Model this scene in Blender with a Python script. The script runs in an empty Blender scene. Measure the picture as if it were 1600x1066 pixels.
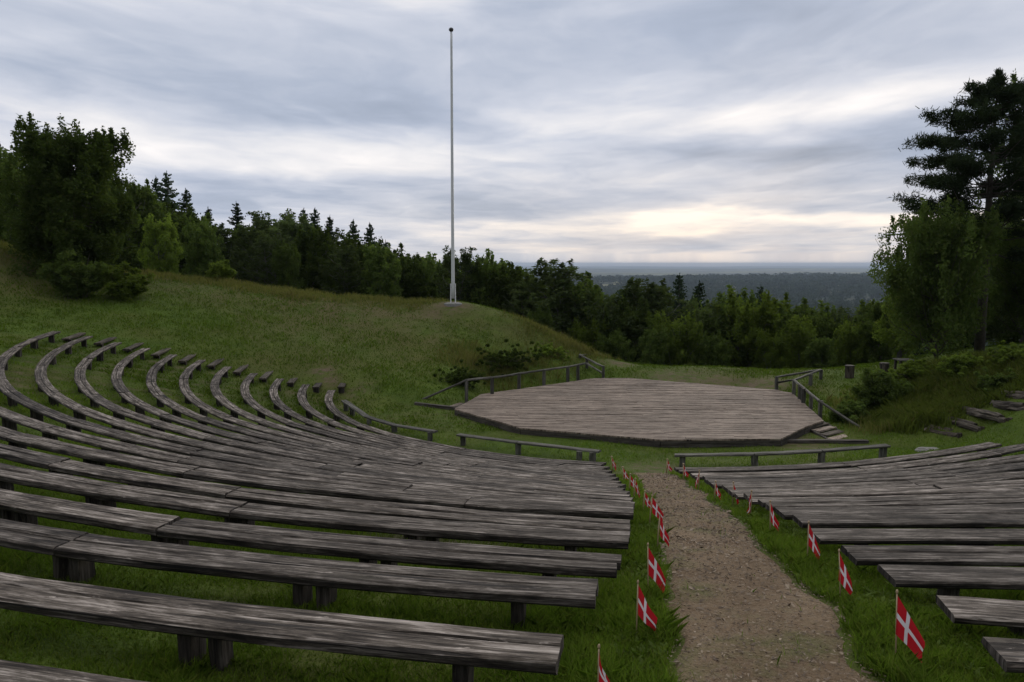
import bpy, math, random
import numpy as np
from mathutils import Vector

C = bpy.context.scene.collection
SC = bpy.context.scene
rnd = random.Random(7)
rng = np.random.default_rng(7)
R = math.radians

# ------------------------------------------------------------------ camera
F = 1155.0            # focal length in pixels of the 1600 px wide photograph
HOR = 412.0
PIT = math.atan((533 - HOR) / F)
CAMZ = 5.05
cam = bpy.data.objects.new('camera', bpy.data.cameras.new('camera'))
C.objects.link(cam)
cam.location = (0, 0, CAMZ)
cam.rotation_euler = (math.pi / 2 - PIT, 0, 0)
cam.data.sensor_width = 36
cam.data.lens = 36 * F / 1600
cam.data.clip_start = 0.05
cam.data.clip_end = 80000
SC.camera = cam
SC.render.resolution_x, SC.render.resolution_y = 1024, 682

# ------------------------------------------------------------------ world
SUN_AZ, SUN_EL = R(20), R(11)
W = bpy.data.worlds.new('World')
SC.world = W
W.use_nodes = True
nt = W.node_tree
nt.nodes.clear()


class NT:
    """small helper to write node trees as expressions"""
    def __init__(s, t):
        s.t = t

    def n(s, typ, **kw):
        nd = s.t.nodes.new(typ)
        for k, v in kw.items():
            setattr(nd, k, v)
        return nd

    def inp(s, sock, v):
        if hasattr(v, 'is_output') or isinstance(v, bpy.types.NodeSocket):
            s.t.links.new(v, sock)
        elif v is not None:
            if isinstance(v, (tuple, list)) and len(v) == 3 and sock.type == 'RGBA':
                v = (*v, 1)
            sock.default_value = v

    def m(s, op, a, b=None, c=None, clamp=False):
        nd = s.n('ShaderNodeMath', operation=op)
        nd.use_clamp = clamp
        for i, v in enumerate((a, b, c)):
            if v is not None:
                s.inp(nd.inputs[i], v)
        return nd.outputs[0]

    def vm(s, op, a, b=None, out=0):
        nd = s.n('ShaderNodeVectorMath', operation=op)
        s.inp(nd.inputs[0], a)
        if b is not None:
            s.inp(nd.inputs[3 if op == 'SCALE' else 1], b)
        return nd.outputs[out]

    def noise(s, vec, scale, detail=4, rough=.55, dist=0, out=0):
        nd = s.n('ShaderNodeTexNoise')
        s.inp(nd.inputs['Vector'], vec)
        nd.inputs['Scale'].default_value = scale
        nd.inputs['Detail'].default_value = detail
        nd.inputs['Roughness'].default_value = rough
        nd.inputs['Distortion'].default_value = dist
        return nd.outputs[out]

    def mix(s, f, a, b, blend='MIX'):
        nd = s.n('ShaderNodeMix', data_type='RGBA', blend_type=blend)
        s.inp(nd.inputs[0], f)
        s.inp(nd.inputs[6], a)
        s.inp(nd.inputs[7], b)
        return nd.outputs[2]

    def rng(s, v, a, b, c=0., d=1., smooth=False):
        nd = s.n('ShaderNodeMapRange')
        if smooth:
            nd.interpolation_type = 'SMOOTHSTEP'
        s.inp(nd.inputs[0], v)
        for i, q in enumerate((a, b, c, d)):
            nd.inputs[i + 1].default_value = q
        return nd.outputs[0]

    def xyz(s, v):
        nd = s.n('ShaderNodeSeparateXYZ')
        s.inp(nd.inputs[0], v)
        return nd.outputs

    def comb(s, x, y, z):
        nd = s.n('ShaderNodeCombineXYZ')
        for i, v in enumerate((x, y, z)):
            s.inp(nd.inputs[i], v)
        return nd.outputs[0]

    def scale3(s, v, k):
        nd = s.n('ShaderNodeVectorMath', operation='MULTIPLY')
        s.inp(nd.inputs[0], v)
        nd.inputs[1].default_value = k
        return nd.outputs[0]


w = NT(nt)
dirv = w.n('ShaderNodeTexCoord').outputs['Generated']
dx, dy, dz = w.xyz(dirv)
az = w.m('ARCTAN2', dx, dy)
el = w.m('ARCSINE', dz)
elc = w.m('MAXIMUM', el, 0.012)
# clouds: streets of stratocumulus, stretched sideways and flattened towards the horizon
inv = w.m('DIVIDE', 1.0, w.m('ADD', elc, 0.10))
cx_ = w.m('MULTIPLY', az, w.m('MULTIPLY', inv, 0.95))
cvec = w.comb(cx_, w.m('MULTIPLY', inv, 1.05), 0.0)
warp = w.noise(cvec, 1.1, 3, .5, 0, out=1)
cv2 = w.vm('ADD', cvec, w.vm('SCALE', w.vm('SUBTRACT', warp, (.5, .5, .5)), 0.9))
n1 = w.noise(cv2, 0.9, 8, .56, .2)
n2 = w.noise(cv2, 2.2, 7, .52, .5)
n3 = w.noise(w.comb(w.m('MULTIPLY', az, 3.2), w.m('MULTIPLY', el, 10.0), 3.3), 1.4, 5, .5, .6)
wob_e = w.m('MULTIPLY', w.m('SUBTRACT', w.noise(w.comb(w.m('MULTIPLY', az, 3.0), w.m('MULTIPLY', el, 14.0), 0.0), 1.5, 4, .5), .5), .075)
wob_a = w.m('MULTIPLY', w.m('SUBTRACT', w.noise(w.comb(w.m('MULTIPLY', az, 3.0), w.m('MULTIPLY', el, 12.0), 7.0), 1.5, 4, .55), .5), .5)
elw = w.m('ADD', el, wob_e)
azw = w.m('ADD', az, wob_a)


def lobe(px, py, sx, sy, amp, tilt=0.0):
    a0 = math.atan((px - 800) / F)
    e0 = (HOR - py) / F
    da = w.m('SUBTRACT', azw, a0)
    de = w.m('SUBTRACT', w.m('SUBTRACT', elw, e0), w.m('MULTIPLY', da, tilt))
    qa = w.m('POWER', w.m('ABSOLUTE', w.m('DIVIDE', da, sx / F)), 2.0)
    qe = w.m('POWER', w.m('ABSOLUTE', w.m('DIVIDE', de, sy / F)), 2.0)
    return w.m('MULTIPLY', w.m('EXPONENT', w.m('MULTIPLY', w.m('ADD', qa, qe), -1.0)), amp)


bright = w.m('ADD', w.m('MULTIPLY', w.m('SUBTRACT', n1, .5), 0.9), w.m('MULTIPLY', w.m('SUBTRACT', n2, .5), .50))
bright = w.m('ADD', bright, w.m('MULTIPLY', w.m('SUBTRACT', n3, .5), .30))
bright = w.m('ADD', bright, 0.47)
for L in [(430, 15, 300, 40, .42, 0), (60, 135, 160, 20, .25, 0), (330, 255, 260, 45, .38, 0), (850, 250, 300, 42, .36, .0), (1170, 197, 330, 28, .34, 0),
          (200, 110, 420, 60, -.12, 0), (1180, 90, 420, 55, -.16, 0), (1150, 254, 340, 26, -.46, -.02), (520, 305, 320, 22, -.22, 0),
          (1300, 300, 300, 16, .04, 0), (1020, 354, 400, 12, .40, 0), (1320, 348, 280, 11, .30, 0), (620, 370, 200, 8, .18, 0),
          (1500, 230, 200, 60, -.15, 0), (560, 190, 300, 36, -.20, -.05), (900, 400, 900, 16, .12, 0), (1480, 30, 260, 40, .12, 0)]:
    bright = w.m('ADD', bright, lobe(*L))
bright = w.m('MULTIPLY', bright, 1.0, clamp=True)
ramp = w.n('ShaderNodeValToRGB')
cr = ramp.color_ramp
cr.elements[0].position = 0.0
cr.elements[0].color = (.250, .292, .375, 1)
cr.elements[1].position = 1.0
cr.elements[1].color = (.82, .79, .785, 1)
for p, c in ((.30, (.360, .404, .500)), (.55, (.50, .528, .605)), (.80, (.68, .675, .70))):
    e_ = cr.elements.new(p)
    e_.color = (*c, 1)
w.inp(ramp.inputs[0], bright)
cloud = ramp.outputs[0]
warm = w.m('MULTIPLY', w.rng(el, 0.02, 0.16, 1, 0, True), w.rng(az, -.45, .15, 0, 1, True))
warmc = w.mix(w.m('MULTIPLY', warm, w.rng(bright, .2, .9, .45, .75)), cloud, w.mix(1.0, cloud, (1.13, 1.0, .84), 'MULTIPLY'))
sky = w.n('ShaderNodeTexSky')
sky.sky_type = 'NISHITA'
sky.sun_disc = False
sky.sun_elevation = SUN_EL
sky.sun_rotation = SUN_AZ
skyc = w.mix(1.0, sky.outputs[0], (.09, .09, .09), 'MULTIPLY')
cover = w.rng(w.noise(cv2, .5, 3, .5), .3, .6, .965, 1.0)
final = w.mix(cover, skyc, warmc)
behind = w.rng(w.m('ABSOLUTE', az), 1.1, 2.9, 1.0, .55, True)
zen = w.m('MULTIPLY', behind, w.rng(el, .38, 1.1, 1.0, 1.9, True))
final = w.mix(1.0, final, w.comb(w.m('MULTIPLY', zen, w.rng(el, .38, 1.1, 1.0, 1.07, True)), zen, w.m('MULTIPLY', zen, w.rng(el, .38, 1.1, 1.0, .86, True))), 'MULTIPLY')
below = w.rng(dz, -0.02, 0.0, 0, 1)
final = w.mix(below, (.10, .11, .12), final)
bg = w.n('ShaderNodeBackground')
w.inp(bg.inputs[0], final)
bg.inputs[1].default_value = 1.0
wo = w.n('ShaderNodeOutputWorld')
nt.links.new(bg.outputs[0], wo.inputs[0])

# ------------------------------------------------------------------ sun, exposure
sl = bpy.data.lights.new('sun', 'SUN')
sl.energy = 0.7
sl.angle = R(18)
sl.color = (1, .9, .78)
sun = bpy.data.objects.new('sun', sl)
C.objects.link(sun)
sd = Vector((math.sin(SUN_AZ) * math.cos(SUN_EL), math.cos(SUN_AZ) * math.cos(SUN_EL), math.sin(SUN_EL)))
sun.rotation_euler = sd.to_track_quat('Z', 'Y').to_euler()
vs = SC.view_settings
vs.view_transform = 'Standard'
vs.look = 'None'
vs.exposure = 0.33
vs.gamma = 1
vs.use_curve_mapping = False
SC.cycles.volume_bounces = 0
SC.cycles.max_bounces = 6
SC.cycles.transparent_max_bounces = 8


# ------------------------------------------------------------------ tagging
def tag(o, label=None, cat=None, group=None, kind=None):
    if label: o['label'] = label
    if cat: o['category'] = cat
    if group: o['group'] = group
    if kind: o['kind'] = kind
    return o


def empty(name, loc=(0, 0, 0), rz=0.0):
    o = bpy.data.objects.new(name, None)
    o.location = loc
    o.rotation_euler = (0, 0, rz)
    o.empty_display_size = .2
    C.objects.link(o)
    return o


class MB:
    """collects geometry as arrays; build() links ONE mesh object"""
    def __init__(s):
        s.v, s.f, s.uv, s.col = [], [], [], []

    def add(s, verts, faces, uvs=None, col=None):
        b = len(s.v)
        s.v.extend(verts)
        for i, fc in enumerate(faces):
            s.f.append([b + q for q in fc])
            s.uv.extend(uvs[i] if uvs else [(0, 0)] * len(fc))
            s.col.extend([col if col else (.5, .5, .5)] * len(fc))

    def build(s, name, mat, parent=None, smooth=False):
        me = bpy.data.meshes.new(name)
        me.from_pydata(s.v, [], s.f)
        ul = me.uv_layers.new(name='UVMap')
        ul.data.foreach_set('uv', np.array(s.uv, dtype=np.float32).ravel())
        me.materials.append(mat)
        if smooth:
            me.polygons.foreach_set('use_smooth', [True] * len(me.polygons))
        me.update()
        o = bpy.data.objects.new(name, me)
        C.objects.link(o)
        if parent: o.parent = parent
        return o


def quads_object(name, V, cols, mat, parent=None, nv=4):
    """V: (n, nv, 3) array of separate faces, cols: (n,3) colour variation per face"""
    n = len(V)
    me = bpy.data.meshes.new(name)
    me.vertices.add(n * nv)
    me.vertices.foreach_set('co', V.astype(np.float32).ravel())
    me.loops.add(n * nv)
    me.loops.foreach_set('vertex_index', np.arange(n * nv, dtype=np.int32))
    me.polygons.add(n)
    me.polygons.foreach_set('loop_start', np.arange(0, n * nv, nv, dtype=np.int32))
    me.update(calc_edges=True)
    a = me.attributes.new('tint', 'FLOAT_COLOR', 'POINT')
    c4 = np.ones((n, nv, 4), np.float32)
    c4[:, :, :3] = cols[:, None, :]
    a.data.foreach_set('color', c4.ravel())
    me.materials.append(mat)
    me.validate()
    o = bpy.data.objects.new(name, me)
    C.objects.link(o)
    if parent: o.parent = parent
    return o


def rot_basis(n):
    """n random orthonormal frames"""
    q = rng.normal(size=(n, 4))
    q /= np.linalg.norm(q, axis=1)[:, None]
    a, b, c, d = q.T
    X = np.stack([a*a+b*b-c*c-d*d, 2*(b*c+a*d), 2*(b*d-a*c)], 1)
    Y = np.stack([2*(b*c-a*d), a*a-b*b+c*c-d*d, 2*(c*d+a*b)], 1)
    return X, Y


# ------------------------------------------------------------------ materials
def mat(name):
    m = bpy.data.materials.new(name)
    m.use_nodes = True
    t = NT(m.node_tree)
    b = m.node_tree.nodes['Principled BSDF']
    return m, t, b


def bump(t, b, h, strength, dist=.02):
    nd = t.n('ShaderNodeBump')
    nd.inputs['Strength'].default_value = strength
    nd.inputs['Distance'].default_value = dist
    t.inp(nd.inputs['Height'], h)
    t.t.links.new(nd.outputs[0], b.inputs['Normal'])


def wood_mat(name, dark, mid, light, rough=.85, moss=0.12, vary=.5, lichen=.25, flank=1.0, stain=0.0):
    """weathered timber; UV: u along the grain, v across, in metres"""
    m, t, b = mat(name)
    uv = t.n('ShaderNodeUVMap').outputs[0]
    oi = t.n('ShaderNodeObjectInfo').outputs['Random']
    off = t.comb(t.m('MULTIPLY', oi, 37.0), t.m('MULTIPLY', oi, 91.0), 0.0)
    p = t.vm('ADD', uv, off)
    g1 = t.noise(t.scale3(p, (1.1, 34, 1)), 1.0, 6, .62, .35)
    g2 = t.noise(t.scale3(p, (7.0, 85, 1)), 1.0, 5, .7, .5)
    pat = t.noise(t.scale3(p, (1.6, 6, 1)), 1.0, 7, .7, .5)
    ck = t.noise(t.scale3(p, (.55, 26, 1)), 1.0, 3, .5, .6)
    v = t.m('ADD', t.m('MULTIPLY', g1, .42), t.m('ADD', t.m('MULTIPLY', g2, .30), t.m('MULTIPLY', pat, .42)))
    r = t.n('ShaderNodeValToRGB')
    r.color_ramp.elements[0].position = .485
    r.color_ramp.elements[0].color = (*dark, 1)
    r.color_ramp.elements[1].position = .685
    r.color_ramp.elements[1].color = (*light, 1)
    e = r.color_ramp.elements.new(.575)
    e.color = (*mid, 1)
    t.inp(r.inputs[0], v)
    col = r.outputs[0]
    lich = t.rng(t.noise(t.scale3(p, (5, 22, 1)), 1.0, 5, .65), .64, .74)
    col = t.mix(t.m('MULTIPLY', lich, lichen), col, tuple(min(1, q * 2.1) for q in light))
    ms = t.rng(t.noise(t.scale3(p, (1.6, 4, 1)), 1.0, 5, .6), .60, .72)
    col = t.mix(t.m('MULTIPLY', ms, moss), col, (.035, .045, .012))
    kn = t.n('ShaderNodeTexVoronoi')
    t.inp(kn.inputs['Vector'], t.scale3(t.vm('ADD', p, t.vm('SCALE', t.noise(t.scale3(p, (3, 9, 1)), 1.0, 2, .5, 0, 1), .08)), (1.5, 6, 1)))
    kn.inputs['Scale'].default_value = 1.0
    knot = t.rng(kn.outputs['Distance'], .05, .11, 1, 0)
    col = t.mix(t.m('MULTIPLY', knot, .6), col, dark)
    if stain:
        pw = t.n('ShaderNodeNewGeometry').outputs['Position']
        sk = t.rng(t.noise(pw, .45, 6, .65, .4), .32, .68, 1 - stain, 1 + stain * .6)
        col = t.mix(1.0, col, t.comb(sk, sk, sk), 'MULTIPLY')
    crack = t.rng(ck, .355, .38, 1, 0)
    col = t.mix(t.m('MULTIPLY', crack, .85), col, (.012, .010, .009))
    # shade of the flanks put into the colour: faces not turned up are darkened
    side_shade = t.rng(t.xyz(t.n('ShaderNodeNewGeometry').outputs['True Normal'])[2], .3, .75, flank, 1.0)
    col = t.mix(1.0, col, t.comb(side_shade, side_shade, side_shade), 'MULTIPLY')
    var = t.rng(oi, 0, 1, 1 - vary * .6, 1 + vary * .45)
    col = t.mix(1.0, col, t.comb(var, var, t.m('MULTIPLY', var, 1.0)), 'MULTIPLY')
    t.inp(b.inputs['Base Color'], col)
    b.inputs['Roughness'].default_value = rough
    b.inputs['Specular IOR Level'].default_value = .25
    h = t.m('SUBTRACT', t.m('ADD', t.m('MULTIPLY', g1, .6), t.m('MULTIPLY', g2, .4)), t.m('MULTIPLY', crack, .7))
    bump(t, b, h, .8, .012)
    return m


M = {}
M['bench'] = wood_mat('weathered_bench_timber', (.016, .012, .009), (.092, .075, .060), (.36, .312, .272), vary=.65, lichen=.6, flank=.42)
M['leg'] = wood_mat('old_post_timber', (.016, .013, .010), (.040, .033, .026), (.095, .082, .068), moss=.4)
M['rail'] = wood_mat('grey_rail_timber', (.045, .042, .034), (.10, .095, .08), (.20, .19, .165), moss=.35)
M['deck'] = wood_mat('stage_deck_timber', (.085, .062, .046), (.295, .228, .178), (.50, .415, .335), moss=.06, vary=.42, lichen=.3, stain=.3)
M['fascia'] = wood_mat('stage_fascia_timber', (.030, .025, .020), (.07, .060, .05), (.13, .115, .10), moss=.25)
M['log'] = wood_mat('rotten_log_timber', (.024, .019, .014), (.065, .052, .038), (.17, .145, .115), moss=.5)


def leaf_mat(name, col, dark, trans=.35, rough=.75):
    m = bpy.data.materials.new(name)
    m.use_nodes = True
    t = NT(m.node_tree)
    m.node_tree.nodes.clear()
    at = t.n('ShaderNodeAttribute', attribute_name='tint').outputs[0]
    ax = t.xyz(at)
    oi = t.n('ShaderNodeObjectInfo').outputs['Random']
    c = t.mix(ax[0], dark, col)
    c = t.mix(t.m('MULTIPLY', ax[1], .32), c, (.170, .145, .065))
    k = t.rng(oi, 0, 1, .55, 1.32)
    c = t.mix(1.0, c, t.comb(k, k, t.m('MULTIPLY', k, .97)), 'MULTIPLY')
    d = t.n('ShaderNodeBsdfDiffuse')
    t.inp(d.inputs[0], c)
    tr = t.n('ShaderNodeBsdfTranslucent')
    t.inp(tr.inputs[0], t.mix(1.0, c, (1.15, 1.25, .7), 'MULTIPLY'))
    mx = t.n('ShaderNodeMixShader')
    mx.inputs[0].default_value = trans
    m.node_tree.links.new(d.outputs[0], mx.inputs[1])
    m.node_tree.links.new(tr.outputs[0], mx.inputs[2])
    o = t.n('ShaderNodeOutputMaterial')
    m.node_tree.links.new(mx.outputs[0], o.inputs[0])
    return m


M['leaf'] = leaf_mat('broad_leaf', (.112, .160, .042), (.066, .098, .028), .45)
M['leaf_light'] = leaf_mat('light_leaf', (.175, .235, .045), (.100, .145, .030), .48)
M['leaf_birch'] = leaf_mat('birch_leaf', (.110, .148, .062), (.068, .096, .040), .42)
M['needle'] = leaf_mat('spruce_needle', (.058, .088, .052), (.034, .054, .034), .25)
M['pine'] = leaf_mat('pine_needle', (.070, .100, .052), (.042, .062, .034), .25)
M['grass'] = leaf_mat('grass_blade', (.130, .202, .028), (.058, .100, .013), .5)
M['weed'] = leaf_mat('bank_weed', (.21, .26, .060), (.110, .150, .032), .5)
M['straw'] = leaf_mat('tall_grass', (.200, .175, .075), (.110, .128, .034), .5)


def simple(name, col, rough=.8, bs=0., sc=20, spread=.25):
    m, t, b = mat(name)
    p = t.n('ShaderNodeTexCoord').outputs['Object']
    n = t.noise(p, sc, 5, .6)
    k = t.rng(n, .25, .75, 1 - spread, 1 + spread)
    t.inp(b.inputs['Base Color'], t.mix(1.0, col, t.comb(k, k, k), 'MULTIPLY'))
    b.inputs['Roughness'].default_value = rough
    if bs: bump(t, b, n, bs, .02)
    return m


M['bark'] = simple('bark', (.055, .043, .034), .9, .8, 9, .5)
M['bark_grey'] = simple('grey_bark', (.10, .095, .085), .9, .8, 9, .5)
M['stick'] = simple('flag_stick_wood', (.36, .26, .15), .6)
M['paint'] = simple('white_pole_paint', (.70, .71, .71), .45, 0, 1.5, .12)
M['metal'] = simple('dark_metal', (.045, .045, .05), .45)
M['stone'] = simple('stone', (.22, .21, .19), .9, .9, 7, .4)
M['concrete'] = simple('grey_concrete', (.20, .195, .18), .9, .5, 9, .3)

# flag cloth: red with a white cross, in the cloth's own UV
m, t, b = mat('flag_cloth')
ux, uy, _ = t.xyz(t.n('ShaderNodeUVMap').outputs[0])
ca = t.m('LESS_THAN', t.m('ABSOLUTE', t.m('SUBTRACT', ux, .405)), .067)
cb = t.m('LESS_THAN', t.m('ABSOLUTE', t.m('SUBTRACT', uy, .5)), .078)
fc = t.mix(t.m('MAXIMUM', ca, cb), (.42, .018, .026), (.62, .60, .63))
m.node_tree.nodes.remove(b)
d_ = t.n('ShaderNodeBsdfDiffuse')
t.inp(d_.inputs[0], fc)
tr_ = t.n('ShaderNodeBsdfTranslucent')
t.inp(tr_.inputs[0], fc)
mx_ = t.n('ShaderNodeMixShader')
mx_.inputs[0].default_value = .3
m.node_tree.links.new(d_.outputs[0], mx_.inputs[1])
m.node_tree.links.new(tr_.outputs[0], mx_.inputs[2])
m.node_tree.links.new(mx_.outputs[0], m.node_tree.nodes['Material Output'].inputs[0])
M['flag'] = m

# ground: lawn with worn patches; fields and woods far off
m, t, b = mat('lawn_ground')
P = t.n('ShaderNodeNewGeometry').outputs['Position']
a1 = t.noise(P, .22, 5, .6)
a2 = t.noise(P, 1.6, 6, .65)
a3 = t.noise(P, 26., 4, .7)
a4 = t.noise(P, .09, 3, .5)
g = t.mix(t.rng(a2, .3, .7), (.055, .090, .012), (.114, .165, .026))
g = t.mix(t.m('MULTIPLY', t.rng(a1, .47, .66), .6), g, (.130, .112, .038))
g = t.mix(t.m('MULTIPLY', t.rng(a4, .45, .6), .25), g, (.070, .120, .018))
g = t.mix(t.m('MULTIPLY', t.rng(a3, .35, .75), .55), g, t.mix(1.0, g, (.35, .38, .35), 'MULTIPLY'))
at = t.xyz(t.n('ShaderNodeAttribute', attribute_name='zone').outputs[0])   # r: bare earth, g: dry grass, b: far country
soil = t.mix(t.rng(a3, .3, .7), (.105, .074, .048), (.190, .142, .098))
brk = t.m('MULTIPLY', at[0], t.rng(t.noise(P, 3.1, 5, .65), .40, .58), clamp=True)
g = t.mix(t.m('MULTIPLY', at[1], t.rng(t.noise(P, .9, 5, .6), .25, .6), clamp=True), g, t.mix(a3, (.095, .090, .034), (.150, .116, .062)))
g = t.mix(brk, g, soil)
vor = t.n('ShaderNodeTexVoronoi')
t.inp(vor.inputs['Vector'], t.scale3(P, (.0011, .0022, 0)))
vor.inputs['Scale'].default_value = 1.0
vc = t.xyz(vor.outputs['Color'])
fld = t.mix(t.rng(vc[0], .58, .61), (.020, .034, .014), t.mix(vc[1], (.08, .10, .035), (.19, .18, .09)))
fld = t.mix(t.rng(t.noise(P, .004, 5, .6), .50, .56), fld, (.016, .027, .013))
fld = t.mix(t.rng(t.noise(t.scale3(P, (1, .5, 1)), .0013, 4, .6), .64, .68), fld, (.22, .22, .21))
fld = t.mix(t.rng(t.vm('LENGTH', P, out=1), 2000, 2700), (.016, .028, .013), fld)
g = t.mix(at[2], g, fld)
t.inp(b.inputs['Base Color'], g)
b.inputs['Roughness'].default_value = .95
b.inputs['Specular IOR Level'].default_value = .1
bump(t, b, t.m('ADD', t.m('MULTIPLY', a3, .5), a2), .9, .10)
M['ground'] = m

# trodden path of fine wood chips and grit
m, t, b = mat('chip_path')
P = t.n('ShaderNodeNewGeometry').outputs['Position']
p1 = t.noise(P, 70, 4, .7)
p2 = t.noise(P, 2.2, 5, .6)
vo = t.n('ShaderNodeTexVoronoi')
t.inp(vo.inputs['Vector'], t.vm('ADD', t.scale3(P, (1, .8, 1)), t.vm('SCALE', t.noise(P, 18, 2, .5, 0, 1), .06)))
vo.inputs['Scale'].default_value = 34
vx = t.xyz(vo.outputs['Color'])
c = t.mix(t.rng(p2, .3, .7), (.190, .128, .076), (.270, .195, .122))
c = t.mix(t.m('MULTIPLY', t.rng(vx[0], .55, 1.0), .45), c, (.29, .23, .160))
c = t.mix(t.m('MULTIPLY', t.rng(p1, .5, .75), .5), c, (.060, .044, .030))
c = t.mix(t.m('MULTIPLY', t.rng(t.noise(P, .8, 5, .6, .5), .48, .66), .45), c, t.mix(1.0, c, (.55, .50, .46), 'MULTIPLY'))
c = t.mix(t.m('MULTIPLY', t.rng(t.noise(P, 1.1, 6, .7), .52, .66), .7), c, (.105, .115, .035))
t.inp(b.inputs['Base Color'], c)
b.inputs['Roughness'].default_value = .95
b.inputs['Specular IOR Level'].default_value = .15
bump(t, b, t.m('ADD', p1, t.m('MULTIPLY', vo.outputs['Distance'], -1.2)), 1.0, .02)
M['path'] = m
m, t, b = mat('chips')
at = t.xyz(t.n('ShaderNodeAttribute', attribute_name='tint').outputs[0])
t.inp(b.inputs['Base Color'], t.mix(at[0], (.085, .058, .038), (.30, .23, .16)))
b.inputs['Roughness'].default_value = .9
M['chip'] = m

# ------------------------------------------------------------------ amphitheatre surface
# bowl model measured off the photograph, in units of one row spacing, camera at the origin
S = 0.9
CX, CY, R0 = 1.273, 29.037, 7.444
Z0, Z1, Z2, Z3, TX, EC, ES, TY = 1.049, 2.84, 2.524, 1.32, -.006, -.004, .045, .042
SEATH = 0.30          # seat height above the grass


def shape(th): return 1 + EC * np.cos(2 * th) + ES * np.sin(2 * th)


def kof(x, y):
    a, b_ = x - CX, y - CY
    return np.hypot(a, b_) * shape(np.arctan2(b_, a)) - R0


def ztop(x, y, k=None):
    if k is None: k = kof(x, y)
    q = (k - 18) / 17
    return -(Z0 - Z1 * q + Z2 * q * q + Z3 * q ** 3) + TX * (x - CX) + TY * (y - CY)


def ray(px, py):
    u, v = (px - 800) / F, (533 - py) / F
    return np.array([u, math.cos(PIT) + v * math.sin(PIT), -math.sin(PIT) + v * math.cos(PIT)])


def hit_bowl(px, py, off=0.0):
    d = ray(px, py)
    D = np.arange(1.5, 60, .01)
    p = d[None] * D[:, None]
    i = np.argmax(p[:, 2] < ztop(p[:, 0], p[:, 1]) + off)
    return p[i]


def wp(p):            # row units -> world metres
    return np.array([p[0] * S, p[1] * S, p[2] * S + CAMZ])


def onz(px, py, z):   # point of the sight line at world height z
    d = ray(px, py)
    return d * ((z - CAMZ) / d[2]) + np.array([0, 0, CAMZ])


def at(px, py, D):    # point of the sight line at distance D along y
    d = ray(px, py)
    return d * (D / d[1]) + np.array([0, 0, CAMZ])


# left rows: centre lines
PEND = [(944, 724.5), (945, 729), (948, 733), (952, 739), (959, 746), (963, 753), (970, 761), (976, 769), (983, 777), (990.6, 787), (990, 796)]
pe = np.array(PEND, float)
seg = np.r_[0, np.cumsum(np.hypot(*np.diff(pe, axis=0).T))]
ends = {}
for k in range(1, 14):
    s_ = (k - 1) / 12 * seg[-1]
    ends[k] = (np.interp(s_, seg, pe[:, 0]), np.interp(s_, seg, pe[:, 1]))
ends.update({14: (986, 819), 15: (983, 837), 16: (966, 878), 17: (933, 919), 18: (877, 1010)})
FAR = {1: (516, 609), 2: (476, 600), 3: (439, 592), 4: (399, 583), 5: (357, 573), 6: (317, 563), 7: (270, 554), 8: (228, 544), 9: (181, 534), 10: (134, 524), 11: (83.5, 516)}
left_rows = {}
for k in range(1, 20):
    if k <= 18:
        e = hit_bowl(*ends[k])
        ke = kof(e[0], e[1])
        th1 = math.atan2(e[1] - CY, e[0] - CX) % (2 * math.pi)
    else:
        ke, th1 = 19.0, R(266)
    if k <= 11:
        f_ = hit_bowl(*FAR[k])
        th0 = math.atan2(f_[1] - CY, f_[0] - CX) % (2 * math.pi)
    else:
        th0 = R(199 + (k - 12) * 1.5)
    th = np.linspace(th0, th1, 240)
    wgt = np.clip((np.degrees(th) - 238) / (math.degrees(th1) - 238), 0, 1) ** 2
    keff = k + (ke - k) * wgt
    r_ = (R0 + keff) / shape(th)
    x_, y_ = CX + r_ * np.cos(th), CY + r_ * np.sin(th)
    z_ = ztop(x_, y_, keff)
    left_rows[k] = np.stack([x_ * S, y_ * S, z_ * S + CAMZ], 1)

# right rows: level, from the path to beyond the frame
RL = [(1056, 730), (1079, 738), (1096, 744), (1105, 750), (1129, 757), (1141, 764.4), (1162, 771), (1187, 780), (1210, 790.7), (1236, 803), (1260, 823.5), (1312.6, 852), (1368, 880.6), (1454, 926), (1524, 992.5)]
RR = [678, 692, 708, 722, 735, 749, 760, 771, 785, 802.6, 823, 854, 885, 934, 997]
right_rows = {}
for i, ((xl, yl), yr) in enumerate(zip(RL, RR)):
    k = i + 1
    h_ = wp(hit_bowl(xl, yl))
    if i == 0: h_[2] += .05
    xe = 1545 if i == 0 else 1760
    xs_ = np.linspace(xl, xe, 120)
    s_ = (xs_ - xl) / (1600 - xl)
    ys_ = yl + (yr - yl) * np.clip(s_, 0, 1.05) ** (2.35 if i < 6 else 1.7) + (yr - yl) * np.clip(s_ - 1.05, 0, 9) * 1.6
    pts = np.array([onz(a_, b_, h_[2]) for a_, b_ in zip(xs_, ys_)])
    tn = np.gradient(pts, axis=0)
    nn = np.stack([-tn[:, 1], tn[:, 0]], 1)
    nn /= np.linalg.norm(nn, axis=1)[:, None]
    pts[:, :2] -= nn * .15
    right_rows[k] = pts

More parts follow.
